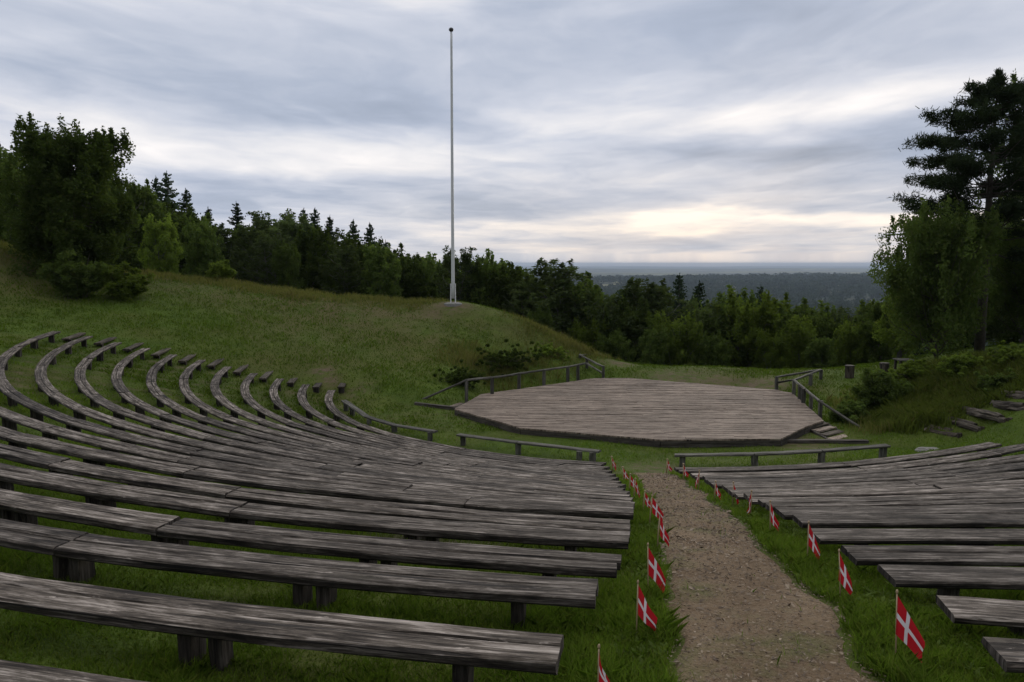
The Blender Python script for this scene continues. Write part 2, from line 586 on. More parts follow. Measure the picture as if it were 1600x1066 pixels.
# ------------------------------------------------------------------ terrain height field
ctrl = []
for k in (1, 3, 5, 7, 9, 11, 13, 15, 17, 18, 19):
    L_ = left_rows[k]
    for i in range(0, 240, 22):
        ctrl.append((L_[i, 0], L_[i, 1], L_[i, 2] - SEATH))
for k in (1, 3, 5, 7, 9, 11, 13, 15):
    L_ = right_rows[k]
    for i in range(0, 120, 24):
        ctrl.append((L_[i, 0], L_[i, 1], L_[i, 2] - .20))
for x, y in ((.3, 3.2), (2.6, 3.2), (0, 0), (3, 0), (-4, 0), (6, 1), (-9, 4), (0, -5), (9, -3), (-12, -3)):
    k = kof(x / S, y / S)
    ctrl.append((x, y, ztop(x / S, y / S, min(k, 22.)) * S + CAMZ - SEATH))
GZ = 0.0
DECK = 0.22
for px, py in ((700, 655), (800, 680), (930, 700), (1000, 715), (1020, 732), (1200, 705), (1330, 700)):
    ctrl.append(tuple(onz(px, py, GZ + .03)))
for px, py in ((712, 640), (815, 672), (1000, 688), (1222, 690), (1262, 672)):
    ctrl.append(tuple(onz(px, py, GZ - .02)))
for px, py in ((900, 620), (1000, 640), (1100, 640), (1150, 610), (1000, 610), (800, 640), (1200, 650)):
    ctrl.append(tuple(onz(px, py, GZ - .05)))
for px, py in ((760, 612), (830, 603), (900, 590), (1290, 650)):
    ctrl.append(tuple(onz(px, py, GZ + .0)))
for px, py in ((945, 580), (1000, 583), (1100, 588), (1200, 598), (1000, 570), (1100, 573), (1200, 578), (1300, 590), (1300, 580), (1350, 600), (1240, 600)):
    ctrl.append(tuple(onz(px, py, GZ + .25)))
# (px, py, distance)
for px, py, D in ((708, 471, 38), (640, 474, 38.5), (560, 468, 38.5), (470, 460, 38), (380, 448, 37.5), (300, 438, 37), (230, 430, 36), (130, 430, 36), (0, 388, 33), (60, 402, 34.5),
                  (-150, 380, 31), (760, 480, 37.5), (800, 492, 37), (850, 515, 36.3), (900, 545, 35.5), (930, 560, 34.6),
                  (110, 458, 31.5), (0, 455, 29.5), (220, 470, 31.5), (-150, 470, 27),
                  (350, 500, 31.5), (250, 515, 28.5), (450, 540, 29.8), (550, 520, 33), (650, 510, 34.5), (700, 500, 35.8), (560, 590, 27.4), (620, 570, 29.5), (680, 540, 32.2), (760, 540, 33.3), (830, 560, 33.3), (640, 610, 26.3), (720, 585, 29), (800, 580, 31), (880, 565, 32.6),
                  (1350, 640, 24.8), (1400, 650, 23.2), (1440, 672, 20.6), (1380, 600, 27.5), (1420, 590, 27), (1480, 572, 25.5), (1540, 570, 24.5), (1600, 575, 22.5),
                  (1400, 583, 30), (1440, 580, 31), (1535, 548, 32), (1600, 545, 31), (1490, 640, 21.5), (1530, 620, 22), (1560, 655, 19.2), (1600, 640, 18.4), (1600, 600, 20.6), (1700, 600, 19.5), (1700, 560, 24), (1500, 690, 19.4), (1700, 680, 16)):
    ctrl.append(tuple(at(px, py, D)))
# behind the crests the ground falls away to the woods
for x, y, z in ((-3, 44, 1.2), (-12, 46, 2.2), (-20, 46, 3.2), (-28, 44, 4.6), (-36, 40, 5.4), (-3, 56, -4), (-14, 58, -2), (-26, 60, -.5), (-40, 58, 1.5),
                (3, 41, -1.4), (8, 38.5, -.9), (13, 38, -.8), (19, 38, -.2), (26, 38, .6), (6, 47, -5.2), (12, 45, -4.8), (18, 46, -4.4), (27, 48, -3.5), (6, 60, -9.5), (14, 60, -9.5), (24, 60, -8.5), (38, 58, -7), (40, 40, 0),
                (-40, 20, 5), (-30, 12, 4.6), (-30, 0, 4.6), (30, 18, 3.2), (30, 5, 3.6), (0, -14, 4), (25, -10, 4), (-25, -12, 4.5)):
    ctrl.append((x, y, z))
ctrl = np.array(ctrl)
keep = []
for i, p in enumerate(ctrl):        # thin out near-coincident points
    if all(np.hypot(*(ctrl[j, :2] - p[:2])) > .55 for j in keep): keep.append(i)
ctrl = ctrl[keep]


def tps_kernel(r2): return np.where(r2 > 1e-9, r2 * np.log(np.maximum(r2, 1e-12)) * .5, 0)


n_ = len(ctrl)
d2 = ((ctrl[:, None, :2] - ctrl[None, :, :2]) ** 2).sum(-1)
A_ = np.zeros((n_ + 3, n_ + 3))
A_[:n_, :n_] = tps_kernel(d2) + np.eye(n_) * .03
A_[:n_, n_] = 1
A_[:n_, n_ + 1:] = ctrl[:, :2]
A_[n_:, :n_] = A_[:n_, n_:].T
sol = np.linalg.solve(A_, np.r_[ctrl[:, 2], 0, 0, 0])


def vnoise(x, y, sc, seed=0):
    """smooth value noise in [-1, 1]"""
    x, y = x / sc + seed * 17.3, y / sc + seed * 9.7
    xi, yi = np.floor(x).astype(np.int64), np.floor(y).astype(np.int64)
    fx, fy = x - xi, y - yi
    fx, fy = fx * fx * (3 - 2 * fx), fy * fy * (3 - 2 * fy)

    def h(a, b_):
        n = (a * 374761393 + b_ * 668265263 + seed * 1274126177) & 0x7fffffff
        n = ((n ^ (n >> 13)) * 1274126177) & 0x7fffffff
        return ((n ^ (n >> 16)) & 0xffff) / 32767.5 - 1
    return (h(xi, yi) * (1 - fx) + h(xi + 1, yi) * fx) * (1 - fy) + (h(xi, yi + 1) * (1 - fx) + h(xi + 1, yi + 1) * fx) * fy


RAD = [0, 60, 100, 200, 450, 900, 1600, 2300, 3000, 3800, 5500, 9000, 16000, 40000]
HGT = [0, -12, -24, -40, -60, -72, -80, -80, -64, -74, -82, -80, -86, -80]


def height(x, y):
    sh = x.shape
    x, y = x.ravel(), y.ravel()
    cxn, cyn = np.clip(x, -44, 44), np.clip(y, -16, 64)
    near = np.empty(len(x))
    for i in range(0, len(x), 20000):
        sl_ = slice(i, i + 20000)
        q = (cxn[sl_, None] - ctrl[None, :, 0]) ** 2 + (cyn[sl_, None] - ctrl[None, :, 1]) ** 2
        near[sl_] = tps_kernel(q) @ sol[:n_] + sol[n_] + cxn[sl_] * sol[n_ + 1] + cyn[sl_] * sol[n_ + 2]
    near += .02 * vnoise(x, y, .9, 1) + .03 * vnoise(x, y, 2.7, 2) * np.clip((np.hypot(x, y) - 22) / 6, 0, 1)
    r = np.hypot(x, y)
    far = np.interp(r, RAD, HGT) + CAMZ
    amp = np.clip((r - 300) / 2500, 0, 1)
    far += amp * (11 * vnoise(x, y, 1400, 3) + 8 * vnoise(x, y, 5000, 4) + 3 * vnoise(x, y, 400, 5))
    far += np.clip((r - 4500) / 5000, 0, 1) * (14 * vnoise(x, y, 3100, 6) + 8 * vnoise(x, y, 1300, 7) - 12)
    dd = np.hypot(np.maximum(np.abs(x) - 40, 0), np.maximum(np.maximum(y - 56, -12 - y), 0))
    wgt = np.clip(dd / 45, 0, 1)
    wgt = wgt * wgt * (3 - 2 * wgt)
    return (near * (1 - wgt) + far * wgt).reshape(sh)


def graded(a, b_, step, lo, hi, g=1.09):
    mid = list(np.arange(a, b_ + 1e-6, step))
    up, s_ = [b_], step
    while up[-1] < hi:
        s_ *= g
        up.append(up[-1] + s_)
    dn, s_ = [a], step
    while dn[-1] > lo:
        s_ *= g
        dn.append(dn[-1] - s_)
    return np.array(dn[:0:-1] + mid + up[1:])


gx = graded(-24, 22, .22, -26000, 26000)
gy = graded(-2, 40, .22, -3000, 26000)
GX, GY = np.meshgrid(gx, gy)
GH = height(GX, GY)


def gz(x, y):
    """ground height by bilinear lookup in the built grid"""
    x, y = np.atleast_1d(np.asarray(x, float)), np.atleast_1d(np.asarray(y, float))
    i = np.clip(np.searchsorted(gx, x) - 1, 0, len(gx) - 2)
    j = np.clip(np.searchsorted(gy, y) - 1, 0, len(gy) - 2)
    fx, fy = (x - gx[i]) / (gx[i + 1] - gx[i]), (y - gy[j]) / (gy[j + 1] - gy[j])
    return (GH[j, i] * (1 - fx) + GH[j, i + 1] * fx) * (1 - fy) + (GH[j + 1, i] * (1 - fx) + GH[j + 1, i + 1] * fx) * fy


def g1(x, y): return float(gz(x, y)[0])


def ground_hit(px, py, dmax=60):
    d = ray(px, py)
    D = np.arange(1.5, dmax, .02)
    p = d[None] * D[:, None]
    below_ = p[:, 2] + CAMZ < gz(p[:, 0], p[:, 1])
    i = int(np.argmax(below_)) if below_.any() else len(D) - 1
    return p[i] + np.array([0, 0, CAMZ])


# zones painted as material masks: bare earth, dry grass, far country
zone = np.zeros(GX.shape + (4,), np.float32)
zone[..., 3] = 1
rr = np.hypot(GX, GY)
zone[..., 2] = np.clip((rr - 70) / 60, 0, 1)


def spot(px, py, rad, ch, amp=1.0, asp=1.0):
    p = ground_hit(px, py)
    q = np.hypot(GX - p[0], (GY - p[1]) / asp) / rad
    zone[..., ch] = np.maximum(zone[..., ch], amp * np.clip(1.4 - q, 0, 1))


for sp in ((708, 476, .9, 0), (675, 492, .8, 0, .5), (505, 580, .45, 0), (515, 594, .4, 0), (560, 612, .7, 0, .5), (760, 650, 2.4, 0, .35), (960, 740, .5, 0, .5), (1020, 732, .8, 0, .8), (970, 567, .9, 0, .9), (1060, 590, 1.6, 0, .7), (1190, 600, 1.2, 0, .9), (1120, 595, 1.2, 0, .7), (1240, 690, 1.2, 0, .8), (600, 660, 1.5, 0, .3), (650, 850, .8, 0, .5),
           (640, 480, 4, 1, .9), (540, 480, 4.5, 1, .9), (430, 460, 4, 1, .9), (330, 445, 4, 1, .8), (250, 440, 3, 1, .7), (20, 400, 4, 1, .8), (560, 510, 4, 1, .6), (480, 520, 3, 1, .55), (760, 500, 2.4, 1, .5), (640, 520, 2.5, 1, .6), (870, 530, 2.5, 1, .5), (1150, 582, 3, 1, .5), (1540, 565, 3, 1, .8), (1480, 600, 2.5, 1, .5), (500, 560, 3, 1, .4)):
    spot(*sp)
# worn strips between the curving rows at the far left
for k in range(1, 12):
    L_ = left_rows[k]
    for i in range(4, 100, 9):
        v_ = L_[i, :2] - np.array([CX * S, CY * S])
        v_ = L_[i, :2] - v_ / np.linalg.norm(v_) * .42
        q = np.hypot(GX - v_[0], GY - v_[1])
        zone[..., 0] = np.maximum(zone[..., 0], (.35 + .4 * rnd.random()) * np.clip(1.3 - q / .32, 0, 1))

ny, nx = GX.shape
idx = np.arange(nx * ny).reshape(ny, nx)
quads = np.stack([idx[:-1, :-1], idx[:-1, 1:], idx[1:, 1:], idx[1:, :-1]], -1).reshape(-1, 4)
me = bpy.data.meshes.new('ground')
me.vertices.add(nx * ny)
me.vertices.foreach_set('co', np.stack([GX, GY, GH], -1).astype(np.float32).ravel())
me.loops.add(len(quads) * 4)
me.loops.foreach_set('vertex_index', quads.astype(np.int32).ravel())
me.polygons.add(len(quads))
me.polygons.foreach_set('loop_start', np.arange(0, len(quads) * 4, 4, dtype=np.int32))
me.polygons.foreach_set('use_smooth', np.ones(len(quads), bool))
me.update(calc_edges=True)
za = me.attributes.new('zone', 'FLOAT_COLOR', 'POINT')
za.data.foreach_set('color', zone.ravel())
me.materials.append(M['ground'])
go = bpy.data.objects.new('ground', me)
C.objects.link(go)
tag(go, 'rolling grass lawn falling to wooded country', kind='structure')

# ------------------------------------------------------------------ path
PL = [(1046, 1066), (1052, 1000), (1050, 950), (1046, 900), (1040, 860), (1030, 815), (1015, 775), (1000, 752), (990, 740)]
PR = [(1368, 1066), (1334, 1010), (1302, 965), (1245, 905), (1205, 868), (1160, 825), (1115, 785), (1075, 757), (1042, 739)]
pl = [ground_hit(*q)[:2] for q in PL]
pr = [ground_hit(*q)[:2] for q in PR]
pl = [np.array([pl[0][0] - .15, -2.]), np.array([pl[0][0] - .05, 1.2])] + pl
pr = [np.array([pr[0][0] + .25, -2.]), np.array([pr[0][0] + .1, 1.2])] + pr
pl, pr = np.array(pl), np.array(pr)
YS = np.arange(-1.9, min(pl[-1, 1], pr[-1, 1]), .08)


def path_edges(y):
    l = np.interp(y, pl[:, 1], pl[:, 0]) + .07 * vnoise(y, y * 0, .5, 11) + .05 * vnoise(y, y * 0, .17, 12)
    r = np.interp(y, pr[:, 1], pr[:, 0]) + .07 * vnoise(y, y * 0, .5, 13) + .05 * vnoise(y, y * 0, .17, 14)
    return l, r


el_, er_ = path_edges(YS)
pm = MB()
NC = 26
rows_ = []
for y, l, r in zip(YS, el_, er_):
    xs_ = np.linspace(l, r, NC)
    zz = gz(xs_, np.full(NC, y)) + .012
    zz[0] -= .03
    zz[-1] -= .03
    zz += .012 * vnoise(xs_, np.full(NC, y), .35, 15)
    rows_.append([(a_, y, c_) for a_, c_ in zip(xs_, zz)])
vv = [v for q in rows_ for v in q]
ff = [(j * NC + i, j * NC + i + 1, (j + 1) * NC + i + 1, (j + 1) * NC + i) for j in range(len(rows_) - 1) for i in range(NC - 1)]
pm.add(vv, ff)
tag(pm.build('path', M['path'], smooth=True), 'brown wood chip footpath running down between the benches to the stage', kind='structure')


def in_path(x, y, mrg=0.0):
    l, r = path_edges(y)
    return (x > l - mrg) & (x < r + mrg) & (y < YS[-1] + .3)


# loose chips on the path
nch = 26000
cy_ = 2.2 + (YS[-1] - 2.2) * rng.random(nch) ** 2.8
l_, r_ = path_edges(cy_)
cx2 = l_ - .05 + (r_ - l_ + .1) * rng.random(nch)
X_, Y_ = rot_basis(nch)
X_[:, 2] *= .35
Y_[:, 2] *= .35
sz = (.0035 + .010 * rng.random(nch) ** 3 + .016 * rng.random(nch) ** 24)[:, None] * np.clip(cy_ / 6, .75, 1.25)[:, None]
cc = np.stack([cx2, cy_, gz(cx2, cy_) + .018 + .008 * rng.random(nch)], 1)
qv = np.stack([cc - X_ * sz * 1.5 - Y_ * sz * .6, cc + X_ * sz * 1.5 - Y_ * sz * .6, cc + X_ * sz * 1.2 + Y_ * sz * .6, cc - X_ * sz * 1.3 + Y_ * sz * .6], 1)
tc = rng.random((nch, 3)) ** 2.0
tag(quads_object('wood_chips', qv, tc, M['chip']), 'loose wood chips strewn over the footpath', kind='stuff')


# ------------------------------------------------------------------ timber helper
def timber(mb, A, B, w_, th_, latA=None, latB=None, o0=-.5, o1=.5, n=8, jit=.003, uoff=0.0, cham=.012, gap=0.0, seed=None, bend=None):
    """a chamfered beam from A to B (centre of its TOP face), lateral vectors carry the full width; o0..o1: strip of that width"""
    A, B = np.array(A, float), np.array(B, float)
    d = B - A
    L_ = np.linalg.norm(d)
    if gap:
        A, B = A + d / L_ * gap, B - d / L_ * gap
    nrm = np.array([-d[1], d[0], 0])
    nrm = nrm / (np.linalg.norm(nrm) + 1e-9)
    la = nrm * w_ if latA is None else np.array(latA) * w_
    lb = nrm * w_ if latB is None else np.array(latB) * w_
    rr_ = np.random.default_rng(seed if seed is not None else rnd.randrange(1 << 30))
    wd = abs(o1 - o0) * w_
    c_ = min(cham, wd * .3, th_ * .3)
    # profile in (lateral fraction, z)
    cf = c_ / w_
    prof = [(o0 + cf, 0), (o1 - cf, 0), (o1, -c_), (o1, -th_ + c_), (o1 - cf, -th_), (o0 + cf, -th_), (o0, -th_ + c_), (o0, -c_)]
    per = [0]
    for i in range(8):
        a_, b_ = prof[i], prof[(i + 1) % 8]
        per.append(per[-1] + math.hypot((b_[0] - a_[0]) * w_, b_[1] - a_[1]))
    V, Fc, U = [], [], []
    sag = rr_.normal() * jit
    for j in range(n + 1):
        s_ = j / n
        c0 = A * (1 - s_) + B * s_
        if bend is not None: c0 = c0 + bend * (4 * s_ * (1 - s_))
        lat = la * (1 - s_) + lb * s_
        for i, (o, z) in enumerate(prof):
            q = c0 + lat * o + np.array([0, 0, z + sag * math.sin(math.pi * s_)]) + rr_.normal(size=3) * jit * np.array([.8, .8, .7])
            V.append(tuple(q))
    ul = L_
    for j in range(n):
        for i in range(8):
            i2 = (i + 1) % 8
            Fc.append((j * 8 + i, (j + 1) * 8 + i, (j + 1) * 8 + i2, j * 8 + i2))
            u0, u1 = uoff + ul * j / n, uoff + ul * (j + 1) / n
            v0, v1 = per[i], per[i + 1]
            U.append([(u0, v0), (u1, v0), (u1, v1), (u0, v1)])
    Fc.append(tuple(range(8)))
    U.append([(p[1] * .4, p[0] * w_) for p in prof])
    Fc.append(tuple(n * 8 + i for i in range(7, -1, -1)))
    U.append([(prof[i][1] * .4, prof[i][0] * w_) for i in range(7, -1, -1)])
    mb.add(V, Fc, U)


def post(mb, x, y, z0, z1, wx, wy, rz=0.0, jit=.004, cham=.012, lean=(0, 0)):
    """upright post with chamfered edges; grain runs up"""
    rr_ = np.random.default_rng(rnd.randrange(1 << 30))
    ca, sa = math.cos(rz), math.sin(rz)
    hx, hy, c_ = wx / 2, wy / 2, min(cham, wx * .25, wy * .25)
    prof = [(-hx + c_, -hy), (hx - c_, -hy), (hx, -hy + c_), (hx, hy - c_), (hx - c_, hy), (-hx + c_, hy), (-hx, hy - c_), (-hx, -hy + c_)]
    V, Fc, U = [], [], []
    n = 3
    for j in range(n + 1):
        s_ = j / n
        z = z0 + (z1 - z0) * s_
        for a_, b_ in prof:
            k_ = rr_.normal(size=2) * jit
            V.append((x + ca * a_ - sa * b_ + k_[0] + lean[0] * s_, y + sa * a_ + ca * b_ + k_[1] + lean[1] * s_, z + (rr_.normal() * jit if j == n else 0)))
    for j in range(n):
        v = 0
        for i in range(8):
            i2 = (i + 1) % 8
            Fc.append((j * 8 + i, j * 8 + i2, (j + 1) * 8 + i2, (j + 1) * 8 + i))
            dl = math.hypot(prof[i2][0] - prof[i][0], prof[i2][1] - prof[i][1])
            u0, u1 = (z1 - z0) * j / n, (z1 - z0) * (j + 1) / n
            U.append([(u0, v), (u0, v + dl), (u1, v + dl), (u1, v)])
            v += dl
    Fc.append(tuple(n * 8 + i for i in range(8)))
    U.append([(p[0] * .3, p[1]) for p in prof])
    Fc.append(tuple(range(7, -1, -1)))
    U.append([(0, 0)] * 8)
    mb.add(V, Fc, U)


def tube(mb, pts, rad, n=8, cap=True):
    """tube along points; rad a number or list"""
    pts = [np.array(p, float) for p in pts]
    rad = [rad] * len(pts) if not hasattr(rad, '__len__') else rad
    V, Fc, U = [], [], []
    u = 0
    us = []
    for j, p in enumerate(pts):
        d = pts[min(j + 1, len(pts) - 1)] - pts[max(j - 1, 0)]
        d = d / (np.linalg.norm(d) + 1e-9)
        a_ = np.cross(d, [0, 0, 1.]) if abs(d[2]) < .95 else np.cross(d, [0, 1., 0])
        a_ /= np.linalg.norm(a_)
        b_ = np.cross(d, a_)
        for i in range(n):
            an = 2 * math.pi * i / n
            V.append(tuple(p + rad[j] * (math.cos(an) * a_ + math.sin(an) * b_)))
        if j: u += np.linalg.norm(p - pts[j - 1])
        us.append(u)
    for j in range(len(pts) - 1):
        for i in range(n):
            i2 = (i + 1) % n
            Fc.append((j * n + i, j * n + i2, (j + 1) * n + i2, (j + 1) * n + i))
            v0, v1 = 2 * math.pi * rad[j] * i / n, 2 * math.pi * rad[j] * (i + 1) / n
            U.append([(us[j], v0), (us[j], v1), (us[j + 1], v1), (us[j + 1], v0)])
    if cap:
        Fc.append(tuple(range(n - 1, -1, -1)))
        U.append([(0, 0)] * n)
        Fc.append(tuple((len(pts) - 1) * n + i for i in range(n)))
        U.append([(0, 0)] * n)
    mb.add(V, Fc, U)


# ------------------------------------------------------------------ benches
BT0 = .055
ORD = ['', 'first', 'second', 'third', 'fourth', 'fifth', 'sixth', 'seventh', 'eighth', 'ninth', 'tenth', 'eleventh', 'twelfth', 'thirteenth', 'fourteenth', 'fifteenth', 'sixteenth', 'seventeenth', 'eighteenth', 'nineteenth']


def resample(P, lens):
    s_ = np.r_[0, np.cumsum(np.linalg.norm(np.diff(P, axis=0), axis=1))]
    cuts, a_ = [0.0], 0.0
    i = 0
    while True:
        a_ += lens(a_ / s_[-1])
        if a_ > s_[-1] - 1.1: break
        cuts.append(a_)
    cuts.append(s_[-1])
    mids = [(a_ + b_) / 2 for a_, b_ in zip(cuts[:-1], cuts[1:])]
    f_ = lambda q: np.array([[np.interp(c_, s_, P[:, k_]) for k_ in range(3)] for c_ in q])
    return f_(cuts), f_(mids)
    return np.array([[np.interp(c_, s_, P[:, k_]) for k_ in range(3)] for c_ in cuts])


def bench_row(P, label, group, lens, BW=.30, BT=BT0):
    K, KM = resample(P, lens)
    base = K[len(K) // 2]
    root = empty('curved_bench', (base[0], base[1], g1(base[0], base[1])))
    tag(root, label, 'bench', group)
    o_ = np.array(root.location)
    lats = []
    for i in range(len(K)):
        d0 = K[i] - K[i - 1] if i else K[1] - K[0]
        d1 = K[i + 1] - K[i] if i < len(K) - 1 else d0
        n0 = np.array([-d0[1], d0[0], 0]) / np.hypot(*d0[:2])
        n1_ = np.array([-d1[1], d1[0], 0]) / np.hypot(*d1[:2])
        b_ = n0 + n1_
        b_ /= np.linalg.norm(b_)
        lats.append(b_ / max(.6, float(b_ @ n0)))
    for i in range(len(K) - 1):
        A, B = K[i] - o_, K[i + 1] - o_
        d = B - A
        L_ = np.linalg.norm(d)
        dz_ = rnd.gauss(0, .004)
        A, B = A + [0, 0, dz_], B + [0, 0, dz_ + rnd.gauss(0, .004)]
        mb = MB()
        bend = (KM[i] - (K[i] + K[i + 1]) / 2) * .8
        ns = max(6, int(L_ / .35))
        if rnd.random() < .88:      # two timbers side by side
            sp = rnd.uniform(-.06, .06)
            gp = rnd.uniform(.008, .018)
            dzz = np.array([0, 0, rnd.gauss(0, .005)])
            ea = d / L_ * rnd.gauss(0, .012)
            timber(mb, A, B, BW, BT, lats[i], lats[i + 1], -.5, sp - gp, ns, .003, rnd.random() * 9, .014, .005, None, bend)
            timber(mb, A + dzz + ea, B + dzz + ea, BW, BT, lats[i], lats[i + 1], sp + gp, .5, ns, .003, rnd.random() * 9, .014, .005, None, bend)
        else:
            timber(mb, A, B, BW * rnd.uniform(.95, 1.02), BT, lats[i], lats[i + 1], -.5, .5, ns, .0035, rnd.random() * 9, .015, .005, None, bend)
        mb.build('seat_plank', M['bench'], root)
        ang = math.atan2(d[1], d[0])
        fr = [.075 / L_, 1 - .075 / L_] + ([.5] if 2.5 < L_ < 4.3 else [.345, .655] if L_ >= 4.3 else [])
        if i == 0: fr[0] = min(.5, .45 / L_)
        if i == len(K) - 2: fr[1] = max(.5, 1 - .50 / L_)
        for q in fr:
            c_ = A + d * q + bend * (4 * q * (1 - q))
            for s2 in ((-.085, .085) if (.2 < q < .8 and L_ > 2.5) else (0,)):
                xx, yy = c_[0] + math.cos(ang) * s2, c_[1] + math.sin(ang) * s2
                zg = g1(xx + o_[0], yy + o_[1]) - o_[2] - .08
                lb_ = MB()
                post(lb_, xx, yy, min(zg, c_[2] - .2), c_[2] - BT + .012, (.085) + rnd.uniform(-.012, .012), .16 + rnd.uniform(-.03, .02), ang)
                lb_.build('leg', M['leg'], root)
    return root


def left_label(k):
    if k == 19: return 'weathered curved plank bench cut off by the bottom left corner of the photo'
    if k == 18: return 'weathered bench left of the path, its end lowest of the left bench ends'
    if k == 1: return 'innermost curved plank bench of the left block, closest to the stage lawn'
    if k <= 11: return 'weathered curved plank bench left of the path, %s row counted out from the stage' % ORD[k]
    return 'weathered plank bench left of the path, %s row from the viewer' % ORD[19 - k]


for k in range(1, 20):
    def ln(s_, k=k): return (rnd.uniform(1.5, 2.2) if s_ < .42 and k < 12 else rnd.uniform(2.6, 4.2) if k < 15 else rnd.uniform(4.4, 5.2) if k < 17 else 6.4)
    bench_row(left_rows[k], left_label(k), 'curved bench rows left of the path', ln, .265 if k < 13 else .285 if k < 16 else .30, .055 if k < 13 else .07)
for k in range(1, 16):
    lb = {1: 'innermost bench of the right block, its far end below the log steps', 15: 'plank bench of which only the end shows in the bottom right corner'}.get(k)
    if not lb:
        lb = 'weathered plank bench right of the path, %s row %s' % ((ORD[k], 'counted up from the stage lawn') if k < 9 else (ORD[16 - k], 'from the viewer'))
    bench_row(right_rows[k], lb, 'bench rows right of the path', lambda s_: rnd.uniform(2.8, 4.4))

# low single steps beside the far ends of the left rows
for k in range(1, 12):
    L_ = left_rows[k]
    p, q = L_[0], L_[6]
    tdir = (p - q) / np.linalg.norm(p - q)
    v_ = np.array([CX * S, CY * S]) - p[:2]
    v_ /= np.linalg.norm(v_)
    c_ = p[:2] + v_ * .30 + tdir[:2] * .65
    zg = g1(c_[0], c_[1])
    root = empty('timber_step', (c_[0], c_[1], zg))
    tag(root, 'low timber step beside the far end of the %s bench row out from the stage' % ORD[k], 'step', 'low steps at the left bench ends')
    mb = MB()
    hl = .75 if k > 3 else .45
    ed = tdir * hl
    timber(mb, -ed + [0, 0, .11], ed + [0, 0, .11], .24, .06, n=4)
    mb.build('tread', M['log'], root)
    for s2 in (-1, 1):
        mb = MB()
        post(mb, tdir[0] * s2 * hl * .7, tdir[1] * s2 * hl * .7, -.15, .055, .12, .2, math.atan2(tdir[1], tdir[0]))
        mb.build('leg', M['leg'], root)


# ------------------------------------------------------------------ slim front benches (thin plank on posts)
def front_bench(pts, posts, label):
    P3 = [ground_hit(a_, b_) for a_, b_ in posts]
    c_ = P3[len(P3) // 2]
    root = empty('front_rail', tuple(c_))
    tag(root, label, 'rail', 'low rails along the stage lawn')
    o_ = np.array(c_)
        # plank runs over the post tops, extended to the given ends
    top = []
    for a_, b_ in pts:
        d = ray(a_, b_)
        D_ = np.interp(a_, [q[0] for q in posts], [p[1] for p in P3])
        top.append(d * (D_ / d[1]) + [0, 0, CAMZ])
    for i in range(len(top) - 1):
        mb = MB()
        timber(mb, top[i] - o_, top[i + 1] - o_, .20, .05, n=6, jit=.004, gap=.004)
        mb.build('rail_plank', M['rail'], root)
    for p, (a_, b_) in zip(P3, posts):
        zt = np.interp(a_, [q[0] for q in pts], [q[2] for q in top]) - .045
        mb = MB()
        post(mb, p[0] - o_[0], p[1] - o_[1], p[2] - o_[2] - .15, zt - o_[2], .14, .14, rnd.uniform(-.3, .3))
        mb.build('post', M['rail'], root)


front_bench([(537, 625), (573, 650), (615, 663), (681, 673.5)], [(541, 642), (550.6, 650), (577, 665), (616.5, 676), (672, 689)], 'short curved low rail on posts, leftmost along the stage lawn')
front_bench([(716, 678), (810, 690), (937, 704)], [(723.6, 696), (809.7, 710), (905, 720), (926, 722)], 'straight low rail on posts left of the path mouth, before the stage front')
front_bench([(1054, 710), (1178, 708), (1283, 703), (1388, 695)], [(1066, 729), (1178.5, 728), (1283, 724), (1379, 717)], 'long low rail on posts right of the path mouth')

# ------------------------------------------------------------------ stage
DECKPX = [(710, 639), (813, 668.5), (1032, 687), (1220, 686), (1258, 667), (1287, 657), (1238, 614), (1211, 609), (985, 591), (930, 591), (752, 616)]
DP = np.array([onz(a_, b_, GZ + DECK) for a_, b_ in DECKPX])
dc = DP.mean(0)
stage = empty('wooden_stage', (dc[0], dc[1], GZ))
tag(stage, 'wide low wooden stage with a plank deck, angled front and dark fascia', 'stage')
so = np.array(stage.location)


def clip_half(poly, n, c_):
    out = []
    for i in range(len(poly)):
        a_, b_ = poly[i], poly[(i + 1) % len(poly)]
        da, db = a_ @ n - c_, b_ @ n - c_
        if da <= 0: out.append(a_)
        if da * db < 0: out.append(a_ + (b_ - a_) * (da / (da - db)))
    return out


poly = [p[:2] - so[:2] for p in DP]
area = sum(poly[i][0] * poly[(i + 1) % len(poly)][1] - poly[(i + 1) % len(poly)][0] * poly[i][1] for i in range(len(poly)))
if area < 0: poly = poly[::-1]
fd = DP[2][:2] - DP[1][:2]
fdir = np.array([math.cos(R(-2.5)), math.sin(R(-2.5))])
fnor = np.array([-fdir[1], fdir[0]])
lo_, hi_ = min(p @ fnor for p in poly), max(p @ fnor for p in poly)
mb = MB()
BWD = .148
y0 = lo_
bi = 0
while y0 < hi_:
    strip = clip_half(clip_half(poly, fnor, y0 + BWD - .013), -fnor, -y0)
    if len(strip) >= 3:
        us = [p @ fdir for p in strip]
        u0, u1 = min(us), max(us)
        cut = u0 + rnd.uniform(1.2, 4.5)
        cuts = [u0]
        while cut < u1 - .8:
            cuts.append(cut)
            cut += rnd.uniform(3.4, 4.6)
        cuts.append(u1)
        for a_, b_ in zip(cuts[:-1], cuts[1:]):
            pc = clip_half(clip_half(strip, fdir, b_ - .003), -fdir, -a_ - .003)
            if len(pc) < 3: continue
            zt = DECK + rnd.gauss(0, .005)
            n = len(pc)
            V = [(p[0], p[1], zt) for p in pc] + [(p[0], p[1], zt - .045) for p in pc]
            ro = rnd.random() * 60
            uvs = [(p @ fdir + ro, p @ fnor + ro * .7) for p in pc]
            mb.add(V, [tuple(range(n))] + [(i, i + n, (i + 1) % n + n, (i + 1) % n) for i in range(n)], [uvs] + [[uvs[i], uvs[i], uvs[(i + 1) % n], uvs[(i + 1) % n]] for i in range(n)])
    y0 += BWD
mb.build('deck', M['deck'], stage)
